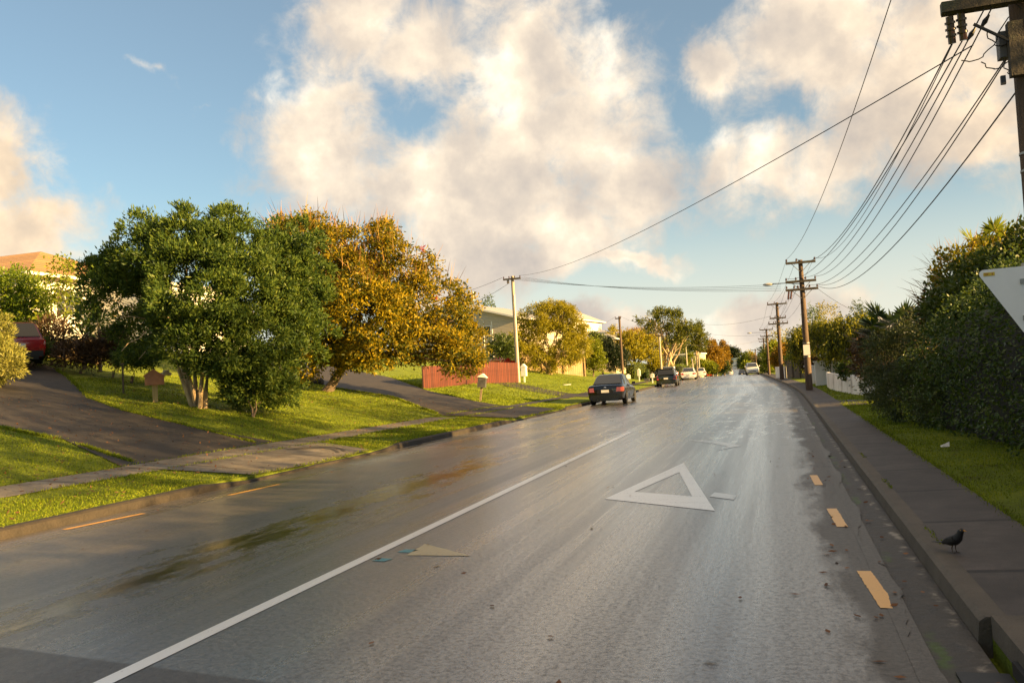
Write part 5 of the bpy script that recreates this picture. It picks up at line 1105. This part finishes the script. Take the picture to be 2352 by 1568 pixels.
# the tall gums
rG = pt(1533, 118)
tree('gum_tree', 'tall open gum tree with pale forking trunk behind olive hatchback', 'tree', rG, [(1500, 726, 22, 15, 118), (1535, 728, 22, 18, 118), (1565, 740, 22, 18, 118), (1492, 748, 14, 16, 118), (1520, 752, 18, 14, 119), (1550, 765, 20, 18, 118), (1580, 762, 18, 16, 118), (1500, 775, 14, 12, 118), (1558, 790, 16, 10, 118), (1505, 805, 10, 16, 118.5), (1537, 800, 10, 8, 118)], LM['gum'], 760, 12, .34, .12, .42, trunk_r=.22, bark=PALEBARK, stems=3, fork=.22, inner=.04, lump=.3, shell=.2, lobe=.9, per_lobe=14)
tree('gum_tree', 'smaller leaning gum tree above the two white sedans', 'tree', pt(1600, 132), [(1594, 765, 18, 18, 132), (1612, 785, 14, 20, 132), (1595, 792, 16, 12, 132), (1605, 750, 10, 10, 132)], LM['gum'], 420, 11, .34, .13, .42, trunk_r=.16, bark=PALEBARK, fork=.5, inner=.05, lump=.3)
tree('cabbage_tree', 'shaggy cabbage tree in front of the flat-topped cream house', 'palm', pt(1585, 142), [(1585, 824, 8, 8, 142), (1583, 838, 5, 10, 142)], LM['yellow'], 60, 14, .7, .09, .15, trunk_r=.14, outward=1.0, jit=.3, up=.1)
bush('grey_shrub', 'grey-green shrub below the wall of the cream house', 'shrub', pt(1558, 150), [(1558, 829, 14, 10, 150)], LM['olive'], 200, 9, .3, .1, .4, group='garden shrubs along the bank')
tree('orange_tree', 'orange-brown tree standing over the silver grey hatchback', 'tree', pt(1635, 175), [(1633, 795, 14, 16, 175), (1627, 815, 18, 16, 175), (1648, 815, 16, 18, 175), (1640, 835, 22, 16, 174)], LM['orange'], 700, 10, .4, .2, .5, trunk_r=.2)
tree('orange_tree', 'slender russet tree right of the taller orange-brown tree', 'tree', pt(1662, 190), [(1662, 800, 9, 16, 190), (1664, 820, 12, 18, 190), (1660, 838, 14, 12, 189)], LM['orange'], 420, 10, .4, .2, .5, trunk_r=.18)
bush('road_shrub', 'olive green shrub hiding the bank behind the red hatchback', 'shrub', pt(1618, 160), [(1612, 842, 14, 14, 160), (1632, 846, 18, 12, 160)], LM['yellow'], 420, 10, .35, .15, .45, group='garden shrubs along the bank')
bush('road_shrub', 'green shrub on the bank below the slender russet tree', 'shrub', pt(1655, 180), [(1650, 845, 16, 12, 180), (1666, 842, 10, 10, 182)], LM['mid'], 320, 10, .4, .16, .45, group='garden shrubs along the bank')
tree('pine_tree', 'far flat-topped pine on the hill above the teal roofed house', 'tree', Vector((pd(1684, 830, 640).x, pd(1684, 830, 640).y, gz(*pd(1684, 830, 640)[:2]))), [(1680, 806, 10, 8, 640), (1690, 808, 9, 6, 640), (1676, 812, 7, 5, 640), (1690, 817, 9, 4, 640)], LM['conifer'], 330, 9, 1.5, .6, 1.6, trunk_r=.5, fork=.6)
for k, (px, py, rx, ry, d, lm, lab) in enumerate(((1712, 828, 11, 13, 420, 'mid', 'dark green roadside tree left of the off-roader'), (1716, 842, 9, 9, 330, 'yellow', 'yellow roadside bush in front of the dark roadside tree'), (1703, 835, 5, 8, 560, 'mid', 'tiny far tree right beside the teal roofed house'), (1668, 828, 7, 12, 460, 'conifer', 'far dark tree left of the teal roofed house'), (1748, 830, 12, 14, 260, 'mid', 'leafy tree behind the people carrier roof'))):
    q = pd(px, py+ry, d); tree('roadside_tree', lab, 'tree', (q.x, q.y, gz(q.x, q.y)), [(px, py, rx, ry, d), (px+rx*.4, py+ry*.5, rx*.7, ry*.6, d), (px-rx*.4, py+ry*.6, rx*.6, ry*.6, d)], LM[lm], 300, 9, d*.0027, d*.0012, d*.0035, 'far roadside trees', trunk_r=.2)
# trees that close the view beyond the houses
for k in range(26):
    px = [1080, 1120, 1240, 1330, 1410, 1450, 1500, 1540, 1560, 1588, 1615, 1640, 1660, 1672, 1722, 1736, 1752, 1770, 1790, 1815, 1840, 1870, 1900, 1935, 1970, 2010][k]
    d = [150, 160, 170, 180, 190, 200, 210, 230, 240, 260, 290, 330, 520, 700, 800, 420, 340, 300, 280, 230, 210, 190, 170, 150, 140, 120][k]
    hz = 829 + (1789-px)*.0577; hh = rng.uniform(6, 14) if px < 1660 or px > 1760 else rng.uniform(4, 8); q = pd(px, hz, d); g = gz(q.x, q.y)
    up = hh*.62; cpy = hz - (g + up - EYE)/d*F; rx = rng.uniform(16, 30) if 1660 > px or px > 1760 else rng.uniform(6, 10); ry = up*.62/d*F
    tree('background_tree', 'background tree in the leafy band that closes the horizon', 'tree', (q.x, q.y, g), [(px, cpy, rx, ry, d), (px-rx*.6, cpy+ry*.4, rx*.7, ry*.6, d), (px+rx*.6, cpy+ry*.3, rx*.7, ry*.7, d)], LM[['mid', 'deep', 'gold', 'olive'][k % 4]], 330, 9, d*.0024, d*.0011, d*.004, 'background trees', trunk_r=.2)

# ------------------------------------------------------------------ trees and plants on the right
def hedge_big():
    t = thing('hedge', 'big dark glossy hedge towering over the right lawn', 'hedge', rz(4, 11)); o = Vector(t.location)
    bl = []
    for y in np.arange(-4, 18.6, .9):
        fx = float(np.interp(y, [-4, 6, 9, 10.6, 12, 15, 18.5], [4.2, 4.0, 3.75, 3.35, 2.75, 2.55, 2.35])); hh = float(np.interp(y, [-4, 8, 12, 14, 16.5, 18.5], [3.3, 3.2, 3.0, 3.05, 2.8, 2.3]))
        j = rng.normal(0, .06, 3)
        bl.append(((fx+1.15+j[0]-o.x, y-o.y, .75-o.z), (1.15, .95, 1.0))); bl.append(((fx+1.2+j[1]-o.x, y+.4-o.y, hh*.62-o.z), (1.18, .95, hh*.38+j[2])))
    P, D, c, nr = crown(bl, 16500, 9, .12, outward=.55, up=-.1, jit=.6, shell=.12, inner=.22, minz=-.02, lump=.06)
    n = len(P); leaf_obj('foliage', P, D, 0.064*rng.uniform(.6, 1.25, n), .038*rng.uniform(.7, 1.2, n), LM['hedge'], t)
    # solid core added inside the hedge to stop sun leaking through
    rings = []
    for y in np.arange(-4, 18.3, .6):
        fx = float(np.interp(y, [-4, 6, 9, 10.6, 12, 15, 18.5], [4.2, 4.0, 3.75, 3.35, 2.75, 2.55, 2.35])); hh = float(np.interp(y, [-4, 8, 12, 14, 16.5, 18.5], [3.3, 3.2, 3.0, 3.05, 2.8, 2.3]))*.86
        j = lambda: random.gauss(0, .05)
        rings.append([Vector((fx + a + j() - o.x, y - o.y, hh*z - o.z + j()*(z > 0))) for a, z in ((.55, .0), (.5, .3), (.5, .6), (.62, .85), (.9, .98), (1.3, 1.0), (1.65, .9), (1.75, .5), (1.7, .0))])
    mh = MB(); mh.loft(rings); mh.build('sun_block_core', mat('sun_block_dark', (.012, .012, .006), .9, .6, 12), t)
    mb = MB()
    for b in bl[::2]: limb(mb, (b[0][0]+.2, b[0][1], -.25), (b[0][0]+random.gauss(0, .3), b[0][1]+random.gauss(0, .3), 2.0), .06, .02, 0, 5, .05, 6)
    mb.build('branches', BARK, t, True)
hedge_big()
d = 18.5
bush('arching_shrub', 'grey-green arching shrub between white wall and big hedge', 'shrub', rz(2.95, 20.5), [(2050, 835, 62, 75, 19.5), (2025, 890, 40, 50, 20), (2100, 800, 60, 70, 19.5), (2130, 880, 70, 75, 18), (2070, 905, 60, 50, 18.5), (2150, 780, 55, 70, 18.5), (2160, 930, 50, 50, 16.5)], LM['olive'], 1900, 15, .10, .022, .15, outward=.8, up=.15, jit=.45, shell=.18, inner=.05, lump=.2)
# taller stuff rising behind the hedge
bush('climbing_shrub', 'tall leafy shrub mass rising behind the big dark hedge', 'shrub', rz(5.6, 17), [(2290, 640, 110, 70, 17), (2230, 690, 80, 60, 16.5), (2360, 600, 90, 70, 16), (2180, 720, 60, 50, 17.5)], LM['mid'], 1500, 10, .10, .055, .16)
def twiggy(label, root, specs, lm, ntw, nl):
    t = thing('twiggy_tree', label, 'tree', root); bl = loc_blobs(Vector(root), specs); mb = MB()
    mb.tube([(0, 0, -.2), (0, 0, bl[0][0][2]*.5)], [.08, .06], 8)
    for b in bl:
        pts = limb(mb, (0, 0, bl[0][0][2]*.5), b[0], .05, .02, .05)
        for q in range(7):
            u = Vector((random.gauss(0, 1), random.gauss(0, 1), random.gauss(.5, .8))).normalized(); limb(mb, pts[4], Vector(b[0]) + Vector((u.x*b[1][0], u.y*b[1][1], u.z*b[1][2])), .018, .004, .02, 5, .08, 5)
    mb.build('trunk', BARK, t, True)
    P, D, c, nr = crown(bl, nl, 5, .12, inner=.3, lump=.3); n = len(P); leaf_obj('crown', P, D, .10*rng.uniform(.6, 1.2, n), .055, lm, t)
    ii = rng.integers(0, len(c), ntw); leaf_obj('twigs', c[ii], nr[ii]*.7 + rng.normal(size=(ntw, 3))*.4 + [0, 0, .5], rng.uniform(.25, .6, ntw), .012, TWIG, t)
twiggy('bare-twigged tree with coppery leaves over the top of the hedge', rz(6.2, 18.5), [(2260, 580, 70, 36, 18), (2200, 600, 45, 36, 18), (2320, 570, 60, 36, 18), (2165, 640, 28, 40, 18), (2370, 600, 40, 40, 18)], LM['gold'], 300, 360)
twiggy('thin dark twigs fanning out left of the hedge top', rz(4.4, 19.5), [(2145, 690, 24, 36, 18.5), (2130, 720, 22, 26, 18.5), (2160, 655, 20, 30, 18.5)], LM['rust'], 160, 130)
def fan_palm(label, root, hub, nfan, rad, grp, lm, m=24):
    t = thing('fan_palm', label, 'palm', root, 0, grp); h = Vector(hub) - Vector(root)
    mb = MB(); mb.tube([(0, 0, -.2), (h.x*.5, h.y*.5, h.z*.5), h], [.16, .14, .13], 10); mb.build('trunk', BARK, t, True)
    Pl, Dl, Sl = [], [], []; ms = MB()
    for k in range(nfan):
        u = Vector((random.gauss(0, 1), random.gauss(0, 1), random.gauss(.35, .6))).normalized(); st = rad*random.uniform(.55, .95); c = h + u*st; ms.tube([h, h.lerp(c, .5) + Vector((0, 0, .04)), c], .012, 5)
        s = u.cross(Vector((0, 0, 1))).normalized(); upv = s.cross(u)
        for j in range(m):
            a = (j/(m-1)-.5)*4.2; dd = (u*math.cos(a) + s*math.sin(a) + upv*random.uniform(-.05, .25)).normalized(); Pl.append(c); Dl.append(dd); Sl.append(upv)
    ms.build('stalks', BARK, t); n = len(Pl)
    leaf_obj('crown', np.array(Pl), np.array(Dl), rad*.62*rng.uniform(.85, 1.1, n), rad*.10, lm, t, side=np.array(Sl))
fan_palm('dark fan palm standing between the drooping tree and the grey shrub', rz(4.2, 27), pd(2052, 772, 26), 26, .95, None, LM['palm'])
fan_palm('sunlit fan palm heads showing above the top of the hedge', rz(5.8, 19.6), pd(2262, 590, 18.6), 14, .62, None, LM['yellow'])
bush('rusty_shrub', 'rusty brown shrub under the dark fan palm', 'shrub', rz(4.0, 29), [(2010, 800, 45, 40, 28), (1985, 835, 30, 30, 29), (2040, 790, 40, 40, 27)], LM['rust'], 520, 9, .14, .05, .2)
bush('garden_shrub', 'green leafy shrub behind the low white curved wall', 'shrub', rz(3.9, 35), [(1955, 852, 26, 20, 35), (1978, 860, 22, 22, 34)], LM['mid'], 330, 9, .16, .08, .2, group=None)
# drooping pepper tree
rP = rz(4.6, 47)
def weeping(label, root, specs, lm, nstr, grp=None):
    t = thing('weeping_tree', label, 'tree', root, 0, grp); bl = loc_blobs(Vector(root), specs)
    P, D, c, nr = crown(bl, nstr, 1, .1, inner=.1, lump=.38, shell=.16); PP, DD = [], []
    for k in range(len(c)):
        L = rng.uniform(.5, 1.5); m = int(L/.055); z = np.arange(m)/m*L; sw = nr[k]*.25
        base_ = c[k] + np.outer(1-np.exp(-z*2), sw*[1, 1, 0]) - np.outer(z, [0, 0, 1]); PP.append(base_ + rng.normal(size=(m, 3))*.05); DD.append(rng.normal(size=(m, 3))*.45 + [0, 0, -1.0] + sw)
    PP = np.concatenate(PP); DD = np.concatenate(DD); n = len(PP); leaf_obj('crown', PP, DD, .20*rng.uniform(.6, 1.2, n), .055, lm, t)
    mb = MB(); f0 = Vector((.2, 0, 1.3)); mb.tube([(0, 0, -.2), (.05, 0, .7), f0], [.3, .22, .18], 10)
    for b in bl: limb(mb, f0, b[0], .12, .03, .08, 6, .08)
    mb.build('trunk', BARK, t, True)
weeping('drooping pepper tree with yellow sunlit strands behind white wall blocks', rP, [(1930, 745, 38, 28, 46), (1965, 740, 34, 32, 46), (1895, 750, 32, 26, 47), (1985, 755, 24, 28, 45), (1930, 775, 40, 26, 45.5), (1985, 725, 22, 18, 46)], LM['weep'], 900)
weeping('darker drooping tree right of the lamp pole behind the paling fence', rz(3.6, 57), [(1838, 765, 24, 24, 56), (1868, 755, 22, 22, 56), (1845, 790, 26, 22, 56), (1885, 790, 22, 20, 56)], LM['weep'], 560)
bush('red_shrub', 'dark red-tinged shrub at the foot of the lamp pole', 'shrub', rz(3.2, 56), [(1880, 845, 20, 22, 55), (1862, 838, 16, 18, 55)], LM['rust'], 260, 9, .18, .08, .25)
tree('autumn_tree', 'glowing orange autumn tree between the two brown poles', 'tree', rz(2.5, 98), [(1800, 812, 16, 20, 97), (1786, 825, 14, 18, 98)], LM['autumn'], 520, 10, .25, .13, .3, trunk_r=.15)
tree('green_tree', 'green leafy tree left of the glowing orange autumn tree', 'tree', rz(1.8, 108), [(1776, 808, 16, 22, 107), (1768, 828, 14, 20, 108), (1785, 800, 10, 12, 107)], LM['yellow'], 520, 10, .28, .13, .34, trunk_r=.15)
bush('lime_shrub', 'bright lime shrub showing above the old grey paling fence', 'shrub', rz(5, 76), [(1826, 826, 18, 12, 74), (1842, 830, 14, 12, 74)], LM['lime'], 260, 9, .22, .1, .28)
bush('road_shrub', 'dark bush by the footpath behind the people carrier', 'shrub', rz(-1.8, 122), [(1757, 850, 9, 12, 122), (1768, 848, 8, 14, 118)], LM['mid'], 300, 9, .28, .12, .3)
def norfolk(label, px, d, py0):
    q = onland(px, d); t = thing('norfolk_pine', label, 'tree', q); h = pd(px, py0, d).z - q.z; mb = MB(); mb.tube([(0, 0, -.2), (0, 0, h)], [.14, .02], 8); mb.build('trunk', BARK, t, True); PP, DD = [], []
    for k in range(11):
        z = h*(.2+.78*k/10); L = (1-k/10.5)*h*.30 + .12
        for j in range(6):
            a = j*math.pi/3 + k*.4
            for s in np.linspace(.1, 1, 9): PP.append((math.cos(a)*L*s, math.sin(a)*L*s, z + .15*s*L)); DD.append((math.cos(a)+random.gauss(0, .5), math.sin(a)+random.gauss(0, .5), .3+random.gauss(0, .3)))
    leaf_obj('crown', np.array(PP), np.array(DD), .28, .09, LM['mid'], t)
norfolk('small tiered norfolk pine between orange tree and drooping tree', 1820, 90, 783)
twiggy('small bare tree by the farthest brown pole', rz(-2.2, 170), [(1727, 822, 8, 12, 168), (1733, 815, 6, 8, 168)], LM['rust'], 200, 60)

# off to the right, outside the frame: trees added to shade road and bank
for k, (x, y, h, r) in enumerate(((15, 15, 10.5, 3.6), (16, 8, 9.5, 3.6), (22, 12, 12.0, 3.6), (13, 1, 5.0, 2.6), (12, -6, 5.6, 3.0), (16, 23, 9.0, 3.0), (19, 29, 9.0, 3.0), (13, 37, 5.0, 2.4))):
    t = thing('garden_tree', 'unseen rounded tree added right of the road for its shade', 'tree', rz(x, y), 0, 'unseen shade trees right of the road'); hi = h > 9; bl = [((0, 0, h*(.80 if hi else .62)), (r, r, h*(.2 if hi else .36))), ((r*.5, .4, h*(.72 if hi else .5)), (r*.7, r*.7, h*(.15 if hi else .3))), ((-r*.4, -.5, h*(.72 if hi else .5)), (r*.7, r*.7, h*(.15 if hi else .3)))]
    P, D, c, nr = crown(bl, int((110 if hi else 230)*r), 8, .3); leaf_obj('crown', P, D, .24*rng.uniform(.6, 1.2, len(P)), .11, LM['mid'], t); mb = MB(); mb.tube([(0, 0, -.2), (0, 0, h*.6)], [.18, .09], 8); mb.build('trunk', BARK, t, True)

# ------------------------------------------------------------------ grass and litter
def poly_in(px, py, poly):
    r = np.zeros(len(px), bool); j = len(poly)-1
    for i in range(len(poly)):
        xi, yi = poly[i][:2]; xj, yj = poly[j][:2]
        c = ((yi > py) != (yj > py)) & (px < (xj-xi)*(py-yi)/((yj-yi) if yj != yi else 1e-9) + xi); r ^= c; j = i
    return r
GRASS = leafmat('grass_blades', [(0.075, 0.058, 0.018), (0.07, 0.105, 0.008), (0.155, 0.215, 0.012), (0.26, 0.30, 0.020), (0.34, 0.27, 0.04)], 0.42, 0.6, 0.2)
def grass(n, s0, s1, y0, y1, side, h):
    y = y0 + (y1-y0)*rng.random(n)**1.5; s = s0 + (s1-s0)*rng.random(n)
    x = centre(y) + side*(HALF + s); k = np.ones(n, bool)
    if side < 0:
        k &= ~((s > 1.98) & (s < 3.0) & (y < 29.0)); k &= ~((s > 1.95) & (s < 2.75) & (y > 37)); k &= ~((y > 13.75) & (y < 18.6) & (s < 3.0)); k &= ~((y > 29.7) & (y < 36.6) & (s < 2.0)); k &= ~((y > 48) & (y < 52) & (s < 3))
        k &= ~poly_in(x, y, drv); k &= ~poly_in(x, y, drv2)
    pt_ = np.sin(x*1.3+np.sin(y*.9)*1.4)+np.sin(y*1.7+x*.6)+np.sin(x*3.1-y*2.3)*.7; k &= (pt_ > -1.15) | (rng.random(n) < .3)
    h = h*(1+.28*np.sin(x*2.1+y*.7)*np.sin(y*1.9-x*1.1)); h = h[k]
    x, y = x[k], y[k]; z = T(x, y); P = np.stack([x, y, z], 1); D = rng.normal(size=P.shape)*.45 + [0, 0, 1]
    return P, D, h*rng.uniform(.5, 1.3, len(x))
gs = [grass(80000, .16, 2.0, 5, 40, -1, .038), grass(170000, 2.98, 14, 7, 44, -1, .045), grass(24000, 2.75, 12, 36, 75, -1, .08), grass(55000, .87, 2.9, 5.5, 28, 1, .028), grass(9000, .87, 3.2, 28, 52, 1, .05)]
def tufts(line, n, h, side=None):
    L = np.array([q[:2] for q in line], float); sg = np.linalg.norm(np.diff(L, axis=0), axis=1); k = rng.choice(len(sg), n, p=sg/sg.sum()); f = rng.random((n, 1))
    P = L[k]*(1-f) + L[k+1]*f + rng.normal(size=(n, 2))*.035; keep = np.sin(P[:, 0]*2.3 + P[:, 1]*1.7) + np.sin(P[:, 1]*4.1) > -.9 - rng.random(n); P = P[keep]
    P = np.column_stack([P, T(P[:, 0], P[:, 1])]); D = rng.normal(size=P.shape)*.6 + [0, 0, .8]; return P, D, h*rng.uniform(.5, 1.4, len(P))
Ys = np.arange(5, 46, 1.0)
gs += [tufts([(lx(s_, y_), y_) for y_ in Ys if not (b0 < y_ < b1)], 5200, .06) for s_, b0, b1 in ((.19, 13.4, 18.7), (1.98, 13.4, 18.7), (3.01, 13.4, 19.2))]
gs += [tufts(dl + [], 4200, .075), tufts(dr[::1], 3200, .075), tufts(PGR((283, 944), (422, 977), (585, 1018)), 3600, .075), tufts(PGR((1020, 955), (900, 912), (770, 892)), 3600, .08), tufts(PGR((900, 868), (985, 898), (1090, 922)), 2600, .08), tufts([(float(centre(y_))+HALF+.875, y_) for y_ in np.arange(5.4, 30, 1.)], 5200, .04)]
P = np.concatenate([g[0] for g in gs]); D = np.concatenate([g[1] for g in gs]); Lh = np.concatenate([g[2] for g in gs]); dist = np.linalg.norm(P[:, :2], axis=1)
tag(leaf_obj('grass', P, D, Lh, np.clip(dist*.0007, .006, .03), GRASS), 'short green lawn grass on the verges and bank', 'grass', kind='stuff')
# weeds along the kerb joints
y = 5.4 + rng.random(900)**1.3*10; x = .95 + .145 + rng.normal(0, .012, 900); k = np.sin(y*1.9)+np.sin(y*4.1+1) > .7
P = np.stack([x[k], y[k], np.full(k.sum(), .125)], 1); tag(leaf_obj('kerb_weeds', P, rng.normal(size=P.shape)*.7+[0, 0, .6], .03, .008, GRASS), 'small weeds growing in the kerb joint of the right footpath', 'weeds', kind='stuff')
DRYL = leafmat('dry_leaves', [(0.06, 0.025, 0.012), (0.16, 0.07, 0.03), (0.30, 0.15, 0.07)], 0.1, 0.7, .2)
n = 3600; y = 7 + 28*rng.random(n)**1.2; s = np.where(rng.random(n) < .8, rng.uniform(2.2, 11, n), rng.uniform(.2, 3, n)); x = centre(y) - HALF - s
P = np.stack([x, y, T(x, y)+.045], 1); D = rng.normal(size=P.shape)*[1, 1, .25]
n2 = 110; y2 = rng.uniform(4.3, 16, n2); x2 = np.where(rng.random(n2) < .6, rng.uniform(.2, .9, n2), rng.uniform(-8.5, .5, n2)); P2_ = np.stack([x2, y2, np.full(n2, .012)], 1); D2 = rng.normal(size=P2_.shape)*[1, 1, .08]
up = np.tile([0.02, 0.03, 1.0], (n+n2, 1))
tag(leaf_obj('fallen_leaves', np.concatenate([P, P2_]), np.concatenate([D, D2]), rng.uniform(.035, .10, n+n2), .032, DRYL, side=up+rng.normal(size=up.shape)*.25), 'dry fallen leaves scattered over lawn, driveway and gutter', 'leaves', kind='stuff')
q = Vector((2.33, 14.6, gz(2.33, 14.6)))
mb = MB(); mb.add([(-.06, 0, 0), (.05, -.02, .01), (.06, .03, .08), (-.01, .02, .05), (-.07, .04, .02), (.01, .07, .04)], [(0, 1, 2, 3), (0, 3, 4), (3, 2, 5, 4)]); tag(mb.build('litter', mat('white_litter', (.6, .58, .55)), None, False, q), 'crumpled white litter lying at the foot of the hedge', 'litter')
q = base(1163, 838) if False else pt(1128, 1) if False else onland(1340, 74); 
q = Vector((float(centre(62)) - HALF - 5.2, 62, 0)); q.z = gz(q.x, q.y) + .04
mb = MB(); mb.box((0, 0, .02), (.55, .35, .04), .5); tag(mb.build('plastic_sheet', WHITEBOX, None, False, q), 'small white sheet lying on the sunlit lawn behind the sedan', 'litter')
# blackbird on the kerb
FEATH = mat('black_feathers', (0.010, 0.009, 0.009), 0.55, 0.3, 30, 0.3, 80); BEAK = mat('orange_beak', (0.45, 0.20, 0.02), 0.5)
t = thing('blackbird', 'blackbird standing on the edge of the right footpath', 'bird', (1.13, 7.06, .133), R_(-52))
def ring(c, d, rw, rh):
    d = Vector(d).normalized(); s = d.cross(Vector((0, 0, 1))).normalized(); u = s.cross(d); return [Vector(c) + s*rw*math.cos(k*math.pi/6) + u*rh*math.sin(k*math.pi/6) for k in range(12)]
mb = MB(); mb.loft([ring((-.095, 0, .062), (1, 0, .25), .010, .006), ring((-.07, 0, .066), (1, 0, .3), .022, .018), ring((-.03, 0, .078), (1, 0, .35), .036, .034), ring((.015, 0, .096), (1, 0, .5), .040, .040), ring((.045, 0, .118), (1, 0, .9), .034, .034), ring((.060, 0, .142), (.8, 0, 1), .024, .025), ring((.070, 0, .160), (1, 0, .8), .023, .024), ring((.084, 0, .172), (1, 0, .4), .018, .018), ring((.097, 0, .174), (1, 0, .1), .007, .007)])
mb.loft([ring((-.085, 0, .062), (-1, 0, -.1), .016, .006), ring((-.14, 0, .055), (-1, 0, -.05), .016, .004), ring((-.185, 0, .052), (-1, 0, 0), .020, .003)])
mb.build('body', FEATH, t, True)
for s in (1, -1):
    mw = MB(); mw.loft([ring((.03, s*.036, .105), (-1, 0, -.4), .006, .022), ring((-.02, s*.040, .085), (-1, 0, -.4), .007, .026), ring((-.085, s*.020, .062), (-1, 0, -.25), .004, .010)]); mw.build('wing', FEATH, t, True)
    ml = MB(); ml.tube([(.005, s*.016, .062), (-.004, s*.017, .030), (.004, s*.018, .003)], [.006, .0035, .0035], 6)
    for a in (-.4, 0, .4, math.pi): ml.tube([(.004, s*.018, .003), (.004+.022*math.cos(a), s*.018+.022*math.sin(a), .002)], .0022, 5)
    ml.build('leg', mat('bird_leg', (.06, .035, .02)), t); me_ = MB(); me_.ell((.083, s*.0165, .174), (.004, .002, .004), 8, 5); me_.build('eye', mat('yellow_eye_ring', (.4, .22, .03), .3), t)
mb = MB(); mb.loft([ring((.095, 0, .173), (1, 0, 0), .006, .006), ring((.108, 0, .173), (1, 0, -.05), .0035, .004), ring((.122, 0, .170), (1, 0, -.1), .001, .001)]); mb.build('beak', BEAK, t, True)
